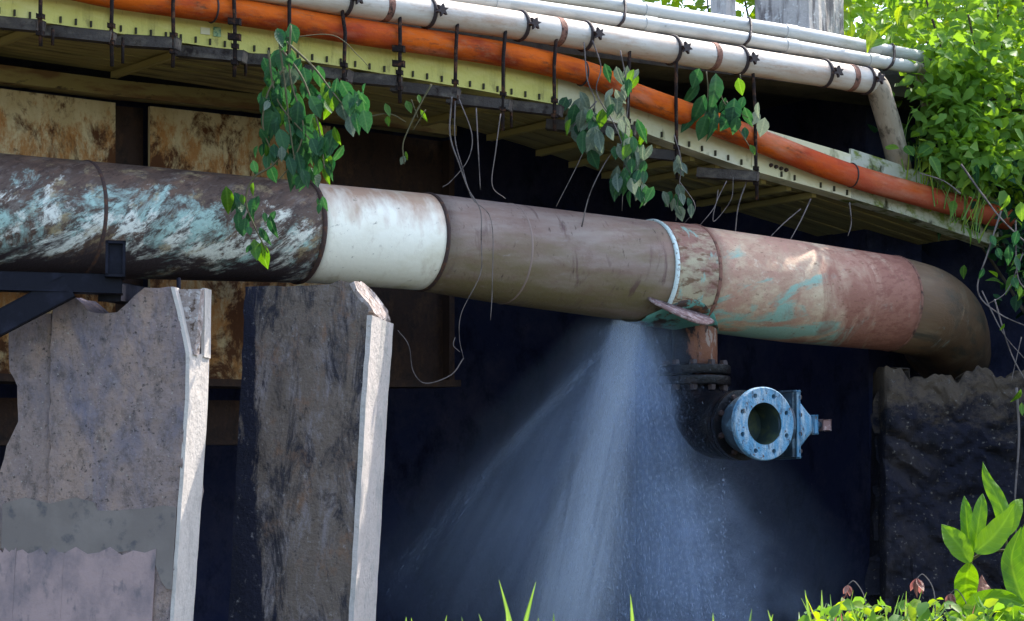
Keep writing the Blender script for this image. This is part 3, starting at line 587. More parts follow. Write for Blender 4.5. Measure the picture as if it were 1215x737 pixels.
tube_obj('branch_elbow', eb, [.150+.055*min(1, k/9) for k in range(14)], M['riser'], PM, 32, True, .015)
VE = eb[-1]
# ------------------------------------------------------------------ gate valve
GV = thing('gate_valve', 'pale blue flanged gate valve with open bore bolted to the black elbow', 'valve', VE - UP*.2)
def boolean_flange(name, c, axis, ro, ri, th, holes, rh, hr, m, parent):
    o = lathe(name, c, axis, [(0, ri), (0, ro-.006), (.006, ro), (th-.006, ro), (th, ro-.006), (th, ri), (0, ri)], m, parent, 64)
    bm = bmesh.new()
    for p in disc_pts(c, axis, hr, holes, math.pi/holes):
        r = bmesh.ops.create_cone(bm, segments=14, radius1=rh, radius2=rh, depth=th*6, cap_ends=True)
        q = UP.rotation_difference(Vector(axis))
        for v in r['verts']: v.co = q @ v.co + p
    cut = link('cutter', bm_mesh('cutter', bm, m)); cut.location = o.location*0
    # bake the holes into the mesh (object is at world origin offset by its parent)
    tmp = bpy.data.objects.new('tmp', o.data); COL.objects.link(tmp)
    md = tmp.modifiers.new('b', 'BOOLEAN'); md.object = cut; md.operation = 'DIFFERENCE'; md.solver = 'EXACT'
    bpy.context.view_layer.update(); dg_ = bpy.context.evaluated_depsgraph_get()
    o.data = bpy.data.meshes.new_from_object(tmp.evaluated_get(dg_)); bpy.data.objects.remove(tmp); bpy.data.objects.remove(cut)
    return o
FN = NF.copy()
lathe('inlet_flange', VE, FN, [(0, .11), (0, .222), (.035, .222), (.035, .11)], M['riser'], GV, 48)
lathe('inlet_flange', VE+FN*-.045, FN, [(0, .11), (0, .222), (.035, .222), (.035, .11)], M['riser'], GV, 48)
BL = .24
lathe('valve_body', VE, FN, [(.03, .165), (.08, .185), (BL/2, .195), (BL-.06, .18), (BL, .165)], M['valve_dark'], GV, 40)
OF = VE+FN*(BL-.02)
boolean_flange('outlet_flange', OF, FN, .230, .132, .045, 8, .0155, .185, M['valve_blue'], GV)
lathe('bore_wall', VE, FN, [(.05, .131), (BL+.02, .1315)], M['bore'], GV, 48)
lathe('gate_disc', VE+FN*.05, FN, [(0, .0), (0.0, .131)], M['bore'], GV, 40)
bd = (AX*1.0 + UP*.02).normalized(); bcn = VE+FN*(BL/2-.01)
def octo(name, c, ax, hw, hh, th, m, bev=.012):
    e1 = FN; e2 = UP
    return obox(name, c, ax, e1, e2, th/2, hw, hh, m, GV, bev)
lathe('neck', bcn+bd*.12, bd, [(0, .14), (.13, .15)], M['valve_dark'], GV, 28)
octo('bonnet_flange', bcn+bd*.262, bd, .100, .205, .028, M['valve_dark']); octo('bonnet_flange', bcn+bd*.300, bd, .100, .205, .028, M['valve_blue'])
V, F = [], []
for h, w, t in ((.314, .085, .165), (.36, .08, .15), (.42, .07, .085), (.455, .055, .06)):
    q = bcn+bd*h
    for k in range(20):
        a = 2*math.pi*k/20; V.append(q + FN*math.copysign(abs(math.cos(a))**.6, math.cos(a))*w + UP*math.copysign(abs(math.sin(a))**.6, math.sin(a))*t)
for i in range(3):
    for k in range(20): F.append((i*20+k, i*20+(k+1) % 20, (i+1)*20+(k+1) % 20, (i+1)*20+k))
F.append(tuple(range(60, 80)))
link('bonnet', mesh('bonnet', V, F, M['valve_blue'], None, False), GV, (0, 0, 0))
octo('gland_plate', bcn+bd*.468, bd, .07, .055, .026, M['valve_blue'], .008)
tube_obj('stem', [bcn+bd*.46, bcn+bd*.57], .024, M['valve_dark'], GV, 14)
obox('stem_cap', bcn+bd*.585, bd, FN, UP, .032, .032, .032, M['lip'], GV, .006)
for s1 in (-1, 1):
    for w in (-.17, -.06, .06, .17): 
        bolt(GV, bcn+bd*.322+FN*s1*.088+UP*w, bd, 1.2)
    bolt(GV, bcn+bd*.48+FN*.0+UP*s1*.045, bd, 1.2)
for k in range(8):
    p = disc_pts(VE+FN*.04, FN, .185, 8, math.pi/8)[k]; bolt(GV, p, FN, 1.4)

# ------------------------------------------------------------------ concrete piers
def pier(name, label, front, side_vec, mats, loc, jitter=.006, depthv=None):
    """front: outline points of the front face (world), extruded along side_vec; front subdivided & roughened"""
    T = thing(name, label, 'pier', loc)
    return T
PD1 = Vector((.25, .97, 0)).normalized(); PD2 = Vector((.16, .987, 0)).normalized()       # direction in which the piers run back
def rough(me_obj, cuts, amp, nvec):
    bm = bmesh.new(); bm.from_mesh(me_obj.data)
    bmesh.ops.triangulate(bm, faces=bm.faces)
    for _ in range(cuts): 
        bmesh.ops.subdivide_edges(bm, edges=[e_ for e_ in bm.edges if e_.calc_length() > .09], cuts=1, use_grid_fill=False)
        bmesh.ops.triangulate(bm, faces=bm.faces)
    from mathutils import noise
    for v in bm.verts:
        n_ = noise.noise(v.co*7)*.6+noise.noise(v.co*19)*.4
        v.co += nvec*n_*amp + Vector((noise.noise(v.co*11+Vector((5, 1, 2))), 0, noise.noise(v.co*11+Vector((1, 7, 4)))))*amp*.7
    bm.to_mesh(me_obj.data); bm.free()
def extr(name, pts, vec, mf, parent, cuts=3, amp=.012):
    """closed prism: front outline pts (px,py,d), run back along vec"""
    P_ = [at(*p) for p in pts]; n = len(P_)
    V = P_+[p+vec for p in P_]; F = [tuple(range(n))[::-1], tuple(range(n, 2*n))]+[(k, (k+1) % n, n+(k+1) % n, n+k) for k in range(n)]
    me = mesh(name, V, F, mf); bm = bmesh.new(); bm.from_mesh(me); bmesh.ops.recalc_face_normals(bm, faces=bm.faces); bm.to_mesh(me); bm.free()
    o = link(name, me, parent, (0, 0, 0)); rough(o, cuts, amp, Vector((0, -1, 0)))
    return o
P1D = lambda x: 16.55+ (x)/3600*16.5*-.10
def p1(x, y, o=0): return (x, y, P1D(x)+o)
T1 = thing('concrete_pier', 'wide stained concrete pier with saddle notch and white right edge', 'pier', at(110, 760, 16.7))
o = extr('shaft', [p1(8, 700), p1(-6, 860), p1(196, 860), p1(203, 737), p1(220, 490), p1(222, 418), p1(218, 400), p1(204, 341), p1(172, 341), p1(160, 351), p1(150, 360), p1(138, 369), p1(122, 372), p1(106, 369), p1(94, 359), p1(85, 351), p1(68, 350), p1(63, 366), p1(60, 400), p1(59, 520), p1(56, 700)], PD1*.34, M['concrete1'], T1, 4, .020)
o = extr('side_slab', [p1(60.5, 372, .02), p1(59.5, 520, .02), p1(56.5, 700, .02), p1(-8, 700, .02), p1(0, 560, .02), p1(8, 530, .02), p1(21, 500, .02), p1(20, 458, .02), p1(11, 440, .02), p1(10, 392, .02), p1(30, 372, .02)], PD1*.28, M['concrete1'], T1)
# pale right side, brightness put into its colour: thin coat standing proud of the shaft
def skin(name, quad, m, parent, th=.012, amp=.004, cuts=3):
    P_ = [Vector(p) for p in quad]; nrm = (P_[1]-P_[0]).cross(P_[2]-P_[0]).normalized()
    if nrm.dot(EYE-P_[0]) < 0: nrm = -nrm
    n = len(P_); V = [p+nrm*th for p in P_]+[p-nrm*.004 for p in P_]; F = [tuple(range(n)), tuple(range(n, 2*n))[::-1]]+[(k, n+k, n+(k+1) % n, (k+1) % n) for k in range(n)]
    me = mesh(name, V, F, m); bm = bmesh.new(); bm.from_mesh(me); bmesh.ops.recalc_face_normals(bm, faces=bm.faces); bm.to_mesh(me); bm.free()
    o = link(name, me, parent, (0, 0, 0)); 
    if cuts: rough(o, cuts, amp, nrm)
    return o
def back(p, t): return at(*p)+PD1*t
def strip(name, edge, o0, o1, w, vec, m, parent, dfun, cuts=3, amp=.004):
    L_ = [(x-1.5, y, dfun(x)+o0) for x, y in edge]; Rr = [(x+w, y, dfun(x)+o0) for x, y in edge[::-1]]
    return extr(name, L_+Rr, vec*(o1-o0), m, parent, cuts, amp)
strip('pale_side', [(222, 418), (221, 470), (220, 490), (211, 620), (203, 737), (196, 860)], -.004, .30, 3.0, PD1, M['pier_side'], T1, P1D)
strip('pale_side', [(204, 341), (211, 368), (218, 400), (222, 420)], -.004, .06, 3.0, PD1, M['pier_side'], T1, P1D, 2, .003)
strip('pale_side', [(241, 342), (240.5, 380), (240, 424)], .20, .30, 2.5, PD1, M['pier_side'], T1, P1D, 2, .003)
extr('spalled_corner', [p1(206, 344, .05), p1(213, 372, .05), p1(219, 402, .05), p1(221.5, 419, .05), p1(231, 421, .05), p1(235, 380, .05), p1(238, 343, .05)], PD1*.07, M['spall'], T1, 4, .010)
# smooth mortar repair and pink lower lift of the shaft
def patch(name, pts, m, parent, dfun, th=.010, edge=.0, amp=.004, cuts=3):
    P_ = [at(x, y, dfun(x)) for x, y in pts]; n = len(P_); nrm = Vector((-.1, -1, 0)).normalized()
    V = [p+nrm*(th+.01) for p in P_]+[p-nrm*.03 for p in P_]; F = [tuple(range(n)), tuple(range(n, 2*n))[::-1]]+[(k, n+k, n+(k+1) % n, (k+1) % n) for k in range(n)]
    me = mesh(name, V, F, m); bm = bmesh.new(); bm.from_mesh(me); bmesh.ops.recalc_face_normals(bm, faces=bm.faces); bm.to_mesh(me); bm.free()
    o = link(name, me, parent, (0, 0, 0)); rough(o, cuts, amp, nrm); return o
wob = lambda y, a=3: y+random.uniform(-a, a)
patch('mortar_band', [(3, 598), (30, wob(592, 2)), (60, wob(597, 2)), (90, wob(592, 2)), (112, 596), (116, 606), (140, wob(607, 2)), (170, wob(604, 2)), (195, 600), (210, 602)]+[(207, 650), (204, 700)]+[(198, wob(700)), (192, 690), (184, 668), (170, 660)]+[(x, wob(656, 4)) for x in range(155, 5, -15)]+[(2, 650)], M['mortar'], T1, P1D, .002)
for a, b in ((-2, 20.2), (20.4, 77), (77.2, 186)):
    xs = np.linspace(a, b, 9); patch('pier_base_lift', [(x, wob(654, 5)) for x in xs]+[(b-3, 700), (b-12, 860), (a-12, 860), (a-3, 700)], M['footing'], T1, P1D, .006, cuts=2)
# second pier
def back2(p, t): return at(*p)+PD2*t
P2D = lambda x: 17.25+(x-350)/3600*17*-.16
def p2(x, y, o=0): return (x, y, P2D(x)+o)
T2 = thing('concrete_pier', 'narrow black streaked concrete pier with broken right corner under the white pipe section', 'pier', at(350, 760, 17.4))
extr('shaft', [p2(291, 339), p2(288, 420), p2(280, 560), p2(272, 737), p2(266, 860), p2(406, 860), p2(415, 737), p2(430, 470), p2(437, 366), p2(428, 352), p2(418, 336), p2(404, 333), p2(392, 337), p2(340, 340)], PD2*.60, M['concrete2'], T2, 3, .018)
strip('pale_side', [(437, 374), (434, 420), (430, 470), (423, 600), (415, 737), (406, 860)], -.006, .60, 4.5, PD2, M['pier_side2'], T2, P2D, 3, .006)
skin('broken_corner', [at(*p2(437, 370)), at(*p2(418, 336)), back2(p2(418, 334), .25), back2(p2(437, 362), .48), back2(p2(437, 372), .58), back2(p2(437, 376), .28)], M['spall'], T2, .020, .025, 4)

# ------------------------------------------------------------------ black pipe bracket
BK = thing('pipe_bracket', 'black steel bracket with diagonal brace holding the rusty end of the water main', 'bracket', at(70, 350, 16.3))
a, b = at(-200, 328, 16.20), at(145, 338, 16.40); ex = (b-a).normalized(); ey = Vector((ex.y, -ex.x, 0)).normalized(); ez = UP
obox('bracket_beam', (a+b)/2, ex, ey, UP, (b-a).length/2, .06, .052, M['black_steel'], BK, .005)
c = at(137, 309, 16.37)
for sx, sz, hx, hz in ((-1, 0, .008, .095), (1, 0, .008, .095), (0, 1, .052, .008), (0, -1, .052, .008)):
    obox('tube_wall', c+ex*sx*.046+UP*sz*.09, ex, ey, UP, hx, .10, hz, M['black_steel'], BK, .002)
obox('tube_end', c+ey*.07, ex, ey, UP, .0375, .006, .0815, M['black_steel'], BK, .001)
a, b = at(-40, 404, 16.3), at(82, 340, 16.34); e2 = (b-a).normalized(); obox('diagonal_brace', (a+b)/2, e2, Vector((e2.y, -e2.x, 0)).normalized(), e2.cross(Vector((e2.y, -e2.x, 0)).normalized()), (b-a).length/2, .04, .062, M['black_steel'], BK, .004)
a, b = at(130, 346, 16.45), at(165, 352, 17.1); obox('bracket_arm', (a+b)/2, (b-a).normalized(), Vector(((b-a).y, -(b-a).x, 0)).normalized(), UP, (b-a).length/2, .06, .05, M['black_steel'], BK, .004)
tube_obj('anchor_rod', [at(212, 330, 16.6), at(212, 362, 16.58)], .012, M['black_steel'], BK, 8)

# ------------------------------------------------------------------ abutment on the right
from mathutils import noise
AB = thing('abutment', 'dark concrete abutment below the pipe elbow', 'abutment', at(1120, 740, 20.5))
def sheet(name, outline, dfun, nxx, nyy, amp, m, parent, thick=.6):
    """solid block with a rugged front: outline gives left/right px per row"""
    V, F = [], []
    for j in range(nyy+1):
        t = j/nyy; y = outline[0][0]+(outline[-1][0]-outline[0][0])*t
        xl = lin(y, [(o_[0], o_[1]) for o_ in outline]); xr = lin(y, [(o_[0], o_[2]) for o_ in outline])
        for i in range(nxx+1):
            x = xl+(xr-xl)*i/nxx; p = at(x, y, dfun(x, y)); vd = noise.voronoi(Vector((p.x*2.6, p.y, p.z*3.4))+Vector((noise.noise(p*4), 0, noise.noise(p*4+UP*9)))*.35)[0]; n_ = min(.5, (vd[1]-vd[0])*1.3)+noise.noise(p*1.6)*.6+noise.noise(p*9)*.22+noise.noise(p*23)*.12
            V.append(p+Vector((0, -n_*amp*min(1, i/(.08*nxx))*min(1, .15+j/(.07*nyy)), (.11*noise.noise(Vector((x*.03, 1.7, 0)))+.05*noise.noise(Vector((x*.12, 4.7, 0))))*max(0, 1-t*5))))
    w = nxx+1
    F = [(j*w+i, j*w+i+1, (j+1)*w+i+1, (j+1)*w+i) for j in range(nyy) for i in range(nxx)]
    o = link(name, mesh(name, V, F, m, None, False), parent, (0, 0, 0)); md = o.modifiers.new('s', 'SOLIDIFY'); md.thickness = thick; md.offset = -1 
    return o
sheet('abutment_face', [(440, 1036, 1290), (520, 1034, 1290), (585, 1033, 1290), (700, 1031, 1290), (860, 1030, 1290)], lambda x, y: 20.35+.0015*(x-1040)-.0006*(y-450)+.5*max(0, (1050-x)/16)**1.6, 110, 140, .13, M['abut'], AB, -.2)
o = sheet('recessed_face', [(150, 1040, 1300), (470, 1034, 1300), (860, 1030, 1300)], lambda x, y: 22.2, 20, 50, .05, M['shade_navy'], AB, -.3)

# ------------------------------------------------------------------ leaves
def leaf_mesh(name, m, w=.55, fold=.18, droop=.25, n=5, tipp=1.0):
    """unit leaf: base at origin, tip along +Y, faces +Z"""
    V, F = [], []
    for i in range(n+1):
        t = i/n; hw = w*.5*math.sin(math.pi*min(1, t**.85))**1.0*(1-.15*t) if 0 < t < 1 else .004
        y = t; z = -droop*t*t
        V += [(-hw, y, z+hw*fold), (0, y, z), (hw, y, z+hw*fold)]
    for i in range(n):
        a = i*3; F += [(a, a+1, a+4, a+3), (a+1, a+2, a+5, a+4)]
    uv = [(V[q][0], V[q][1]) for f in F for q in f]
    return mesh(name, V, F, m, uv, True)
LEAF = [[leaf_mesh('leaf', m, w, f, d) for (w, f, d) in ((.62, .2, .2), (.5, .4, .45), (.7, .1, .1), (.40, .6, .6), (.55, .25, -.15))] for m in LM]
def place_leaf(parent, p, tip, nrm, size, kind, name='leaf'):
    y = Vector(tip).normalized(); z = Vector(nrm); z = (z-y*z.dot(y))
    z = z.normalized() if z.length > 1e-3 else y.orthogonal().normalized(); x = y.cross(z)
    o = link(name, random.choice(LEAF[kind]), parent, p)
    o.rotation_euler = Matrix((x, y, z)).transposed().to_euler(); o.scale = (size, size, size); return o
def rv(): return Vector((random.gauss(0, 1), random.gauss(0, 1), random.gauss(0, 1)))
def hang_leaf(T, px, py, d, spx, kind, lean=None):
    size = spx*d/FPX
    tip = Vector((random.uniform(-.6, .6) if lean is None else lean, random.uniform(-.35, .25), -1)).normalized()
    nrm = Vector((random.uniform(-.7, .7), -1, random.uniform(-.1, .7)))
    place_leaf(T, at(px, py, d)-tip*size*.45, tip, nrm, size, kind)
def strand(T, pts, d, r=.005, m='vine', name='stem', dfun=None, tdeep=0):
    P_ = cr([at(x, y, (dfun(x) if dfun else d)+(tdeep*i/max(1, len(pts)-1))) for i, (x, y) in enumerate(pts)], 6)
    n = len(P_); tube_obj(name, P_, [r*(1-.45*i/n) for i in range(n)], M[m], T, 6)
def scatter_on(T, pts, d, n, spread, smin, smax, kinds, wgt):
    for i in range(n):
        t = random.random()*(len(pts)-1); k = int(t); f = t-k; a, b = pts[k], pts[min(k+1, len(pts)-1)]
        px, py = a[0]+(b[0]-a[0])*f, a[1]+(b[1]-a[1])*f
        hang_leaf(T, px+random.gauss(0, spread), py+random.gauss(0, spread*.8), d+random.uniform(-.14, .10), random.uniform(smin, smax), random.choices(kinds, wgt)[0])
DV = 17.12
VA = thing('hanging_vine', 'dense dark green vine hanging over the rusty end of the water main', 'vine', at(340, 50, DV))
for s in ([(330, 40), (338, 100), (345, 160), (352, 205)], [(340, 50), (372, 80), (395, 110), (420, 140)], [(342, 170), (325, 195), (300, 212), (292, 240), (305, 275), (318, 300)], [(338, 80), (318, 110), (312, 150), (325, 185)], [(335, 60), (360, 95), (378, 150), (385, 200)], [(345, 30), (344, 90), (360, 150), (348, 190), (330, 215)], [(318, 60), (330, 120), (372, 170)]): strand(VA, s, DV-.1, .007)
strand(VA, [(340, 45), (395, 42), (425, 66), (438, 80)], DV, .003)
for pts, n, sp, a, b in (([(330, 50), (340, 100)], 12, 11, 16, 26), ([(325, 100), (350, 150), (355, 195)], 32, 15, 18, 36), ([(375, 95), (410, 120), (425, 135)], 20, 10, 14, 28), ([(370, 150), (388, 205)], 14, 9, 14, 26), ([(310, 175), (330, 190)], 5, 8, 16, 22), ([(285, 232), (300, 262), (312, 285)], 9, 8, 14, 22), ([(375, 235), (380, 245)], 2, 3, 10, 16)):
    scatter_on(VA, pts, DV, int(n*2.3), sp*1.15, a*.85, b*1.1, [0, 1, 2], [.88, .07, .05])
for (x, y, s, k) in ((270, 236, 34, 1), (312, 302, 34, 1), (303, 296, 28, 1), (348, 200, 44, 0), (330, 130, 34, 1), (365, 165, 40, 0), (395, 118, 26, 1), (290, 268, 22, 0), (322, 268, 30, 0), (300, 244, 24, 0), (318, 190, 26, 0), (384, 240, 18, 0)): hang_leaf(VA, x, y, DV-.08, s, k, random.uniform(-.25, .25))
DB = df(480)-.3
VB = thing('vine_sprig', 'thin pale vine sprig with a few small leaves above the white pipe section', 'vine', at(500, 100, DB))
strand(VB, [(512, 100), (498, 125), (486, 150), (478, 172), (480, 195)], DB, .006); strand(VB, [(488, 118), (496, 140)], DB, .004); strand(VB, [(440, 138), (462, 135), (482, 145)], DB, .004); strand(VB, [(505, 130), (490, 155)], DB, .003)
for (x, y, s, k) in ((459, 130, 18, 1), (485, 126, 17, 1), (460, 143, 13, 1), (502, 136, 15, 1), (497, 117, 12, 1), (478, 190, 12, 2), (482, 184, 10, 1)): hang_leaf(VB, x, y, DB, s, k)
DC = df(710)-.34
VC = thing('grey_vine', 'greyish leaved vine trailing from the cream pipe above the sealed joint', 'vine', at(730, 100, DC))
for s in ([(693, 50), (697, 95), (706, 120), (700, 150), (690, 185), (660, 245)], [(703, 48), (713, 80), (708, 110), (730, 150), (742, 185), (748, 225)], [(736, 60), (745, 110), (742, 160), (738, 250)], [(708, 120), (690, 140), (680, 150)], [(690, 270), (700, 230), (720, 190), (738, 170)]): strand(VC, s, DC, .005, 'root')
for pts, n, sp, a, b in (([(735, 80), (750, 100)], 7, 8, 14, 22), ([(675, 130), (700, 150)], 12, 10, 14, 28), ([(700, 160), (705, 180)], 6, 7, 18, 30), ([(740, 150), (758, 195)], 20, 9, 14, 28), ([(735, 190), (740, 230)], 10, 8, 16, 30), ([(755, 200), (768, 240)], 8, 5, 12, 22), ([(720, 130), (735, 120)], 5, 8, 14, 22)):
    scatter_on(VC, pts, DC, int(n*1.5), sp, a*1.15, b*1.15, [0, 2, 1], [.36, .54, .10])
DD = df(800)-.35
VD = thing('pale_sprig', 'sparse sprig of narrow grey green leaves hanging above the collar', 'vine', at(800, 170, DD))
strand(VD, [(800, 160), (808, 190), (806, 220), (802, 262)], DD, .004, 'root'); strand(VD, [(806, 215), (825, 245), (812, 265)], DD, .003, 'root')
for pts, n, sp, a, b in (([(802, 190), (812, 205)], 5, 5, 12, 20), ([(785, 230), (800, 240)], 4, 5, 16, 20), ([(798, 225), (812, 250)], 9, 6, 13, 21)): scatter_on(VD, pts, DD, n, sp, a, b, [2, 0], [.8, .2])
DE = df(850)-.36
VE2 = thing('broad_leaved_vine', 'broad leaved green vine hanging under the cream pipe across the orange pipe', 'vine', at(845, 90, DE))
for s in ([(838, 85), (840, 110), (835, 140), (828, 160)], [(850, 90), (858, 120), (870, 130), (888, 140)], [(878, 88), (880, 105)], [(862, 120), (875, 150), (890, 175)]): strand(VE2, s, DE)
for (x, y, s, k) in ((850, 105, 44, 0), (830, 128, 38, 0), (843, 130, 40, 0), (822, 110, 34, 0), (835, 150, 34, 0), (848, 145, 34, 0), (818, 145, 30, 0), (878, 102, 22, 1), (864, 140, 34, 0), (870, 132, 36, 0), (887, 138, 26, 0), (880, 122, 18, 0), (898, 130, 20, 2), (897, 139, 20, 2), (884, 158, 18, 0), (893, 177, 14, 1), (905, 150, 24, 2), (826, 92, 26, 0), (858, 124, 20, 0), (873, 148, 24, 0)): hang_leaf(VE2, x, y, DE+random.uniform(-.06, .06), s, k)
# dry roots
RT = thing('dry_roots', 'tangle of dry grey roots dangling in front of the water main', 'roots', at(545, 115, df(545)-.2))
DR = 18.15
for s, r in (([(536, 115), (534, 160), (545, 195), (556, 225), (570, 250), (571, 285)], .006), ([(540, 120), (540, 165), (549, 200), (560, 235), (583, 262), (584, 340), (582, 380)], .004), ([(545, 118), (560, 160), (555, 190), (535, 215), (525, 222)], .004), ([(565, 128), (567, 170), (570, 225)], .005), ([(594, 135), (588, 180), (584, 220), (600, 236)], .004), ([(571, 285), (570, 325), (548, 370), (545, 400), (550, 425)], .003), ([(550, 425), (535, 445), (505, 455), (490, 440), (485, 410), (472, 392)], .004), ([(540, 400), (538, 410), (546, 418)], .003)):
    strand(RT, s, DR, r, 'root', 'root')
RT2 = thing('dry_roots', 'few bent dry roots hanging behind the right half of the water main', 'roots', at(870, 215, df(870)-.1))
for s, r in (([(852, 225), (848, 245), (830, 268)], .004), ([(862, 215), (850, 240), (846, 262), (855, 255), (868, 235), (870, 210)], .004), ([(886, 215), (876, 245), (872, 280)], .006), ([(962, 236), (950, 262), (938, 284)], .006), ([(950, 248), (930, 265), (915, 280)], .005), ([(765, 178), (750, 210), (757, 225)], .003), ([(1008, 240), (1010, 265), (1006, 280)], .005)):
    strand(RT2, s, df(880)-.2, r, 'root', 'root', dfun=lambda x: df(x)-.15)

# ------------------------------------------------------------------ shrubs on the right
def leaf_cloud(name, P_, size, m, parent, up=.5):
    """many folded leaves in one mesh"""
    n = len(P_); P_ = np.asarray(P_, float); s = size[0]+(size[1]-size[0])*RNG.random(n)
    t = RNG.normal(size=(n, 3)); t[:, 2] = t[:, 2]*.5-.35; t /= np.linalg.norm(t, axis=1)[:, None]
    z = RNG.normal(size=(n, 3))*.6; z[:, 2] += up; z[:, 1] -= .35; z -= t*np.sum(z*t, 1)[:, None]; z /= np.linalg.norm(z, axis=1)[:, None]+1e-9
    x = np.cross(t, z)
    prof = [(0, 0), (.3, .27), (.65, .22), (1, 0)]
    vs_ = []
    for (l, w) in prof:
        for sgn in ((-1, 0, 1) if w else (0,)):
            vs_.append(P_ + t*(s*l)[:, None] + x*(s*w*sgn)[:, None] + z*(s*(abs(sgn)*w*.3-.2*l*l))[:, None])
    V = np.stack(vs_, 1).reshape(-1, 3); k = len(vs_)       # 0 | 1 2 3 | 4 5 6 | 7
    base_f = [(0, 2, 1), (0, 3, 2), (1, 2, 5), (1, 5, 4), (2, 3, 6), (2, 6, 5), (4, 5, 7), (5, 6, 7)]
    F = (np.array(base_f)[None]+(np.arange(n)*k)[:, None, None]).reshape(-1, 3)
    me = bpy.data.meshes.new(name); me.vertices.add(len(V)); me.vertices.foreach_set('co', V.ravel()); me.loops.add(F.size); me.loops.foreach_set('vertex_index', F.ravel().astype(np.int32))
    me.polygons.add(len(F)); me.polygons.foreach_set('loop_start', np.arange(0, F.size, 3, dtype=np.int32)); me.polygons.foreach_set('loop_total', np.full(len(F), 3, dtype=np.int32)); me.update(); me.validate()
    me.materials.append(m); me.polygons.foreach_set('use_smooth', [True]*len(me.polygons))
    o = link(name, me, parent, (0, 0, 0) if parent else None); return tag(o, kind='stuff')
def clumps(n, reg, d0, d1, xl, sd):
    """leaf positions: clumps inside the picture-space region converted to real depth; xl(y) left limit"""
    out = []
    while len(out) < n:
        y = random.uniform(*reg[1]); x = random.uniform(xl(y), reg[0]); d = random.uniform(d0, d1)
        c = at(x, y, d)
        for _ in range(random.randint(5, 16)): out.append(c+Vector((random.gauss(0, sd), random.gauss(0, sd), random.gauss(0, sd*.8))))
    return out[:n]
XL = lambda y: lin(y, [(-400, 1000), (0, 1015), (40, 1035), (95, 1080), (140, 1090), (185, 1105), (215, 1150), (250, 1195), (300, 1210), (640, 1232)])
def shrub(name, label, reg, d0, d1, n, near_n, size, kind, kinds2, xl, foot, sd=.13, extra=None):
    T = thing(name, label, 'shrub', foot)
    P_ = clumps(n, reg, d0, d1, xl, sd)
    if extra: P_ += clumps(extra[0], extra[1], extra[2], extra[3], extra[4], .09)
    leaf_cloud('crown', P_, size, LMC[kind], T)
    near = clumps(near_n, reg, d0-.35, d0+.25, xl, sd*1.3)
    for p in near:
        t = Vector((random.gauss(0, .7), random.gauss(-.3, .5), random.gauss(-.45, .4)))
        place_leaf(T, p, t, Vector((random.gauss(0, .4), -.5, .9)), random.uniform(size[0]*1.1, size[1]*1.25), random.choice(kinds2))
    for k in range(9):
        p = random.choice(P_); q = Vector(foot)+Vector((random.uniform(-.2, .2), random.uniform(-.2, .2), 0)); mid = (p+q)/2+rv()*.15
        tube_obj('trunk' if k == 0 else 'branch', cr([q, mid, p], 5), [.022-.0014*i for i in range(11)], M['bark'], T, 6)
    return T
shrub('leafy_shrub', 'bright leafy green shrub covering the end of the conduits', (1330, (-60, 215)), 20.9, 22.8, 4600, 290, (.065, .145), 3, [3, 3, 4], XL, (3.9, 23.0, 3.0), extra=(1300, (1190, (50, 205)), 20.55, 21.0, lambda y: max(1098, XL(y)+14)))
shrub('leafy_shrub', 'darker trailing shrub around the end of the orange pipe', (1330, (150, 330)), 20.9, 22.4, 1500, 160, (.06, .13), 0, [0, 3, 3], lambda y: max(XL(y), 1085), (4.0, 22.4, 2.2), extra=(2200, (1700, (230, 640)), 19.6, 21.0, lambda y: 1262))
shrub('sunlit_tree', 'yellow green sunlit tree rising behind the shrub', (1420, (-320, 160)), 25.5, 29.0, 4200, 60, (.13, .24), 4, [4], lambda y: 985, (4.6, 27.5, 2.2), .25)
shrub('sunlit_tree', 'pale sunlit foliage tree showing between the concrete posts', (985, (-330, 45)), 30.0, 33.0, 2600, 40, (.13, .24), 4, [4], lambda y: 760, (3.2, 31.5, 2.6), .28)
TWG = thing('twiggy_climber', 'bare twiggy climber with few leaves hanging beside the pipe elbow', 'climber', at(1200, 300, 20.2))
for s, r in (([(1140, 195), (1165, 230), (1190, 262), (1230, 300)], .008), ([(1188, 250), (1172, 300), (1160, 345), (1185, 372), (1230, 392)], .007), ([(1165, 345), (1190, 395), (1215, 425)], .005), ([(1214, 300), (1195, 345), (1170, 362)], .005), ([(1212, 400), (1205, 430), (1200, 452)], .004), ([(1180, 355), (1200, 420), (1228, 470)], .006), ([(1205, 262), (1208, 330), (1230, 350)], .006), ([(1206, 460), (1209, 520), (1204, 600), (1208, 660)], .010), ([(1140, 230), (1120, 215), (1090, 205)], .005)):
    strand(TWG, s, 20.1, r, 'root', 'twig')
for (x, y, s, k) in ((1165, 324, 14, 0), (1197, 302, 24, 0), (1206, 312, 20, 0), (1185, 300, 16, 0), (1208, 470, 20, 1), (1210, 345, 14, 1), (1190, 388, 10, 1), (1204, 335, 16, 0), (1205, 282, 20, 0), (1178, 285, 16, 0), (1212, 250, 24, 3), (1195, 240, 20, 3), (1212, 485, 16, 3)): hang_leaf(TWG, x, y, 20.05, s, k)
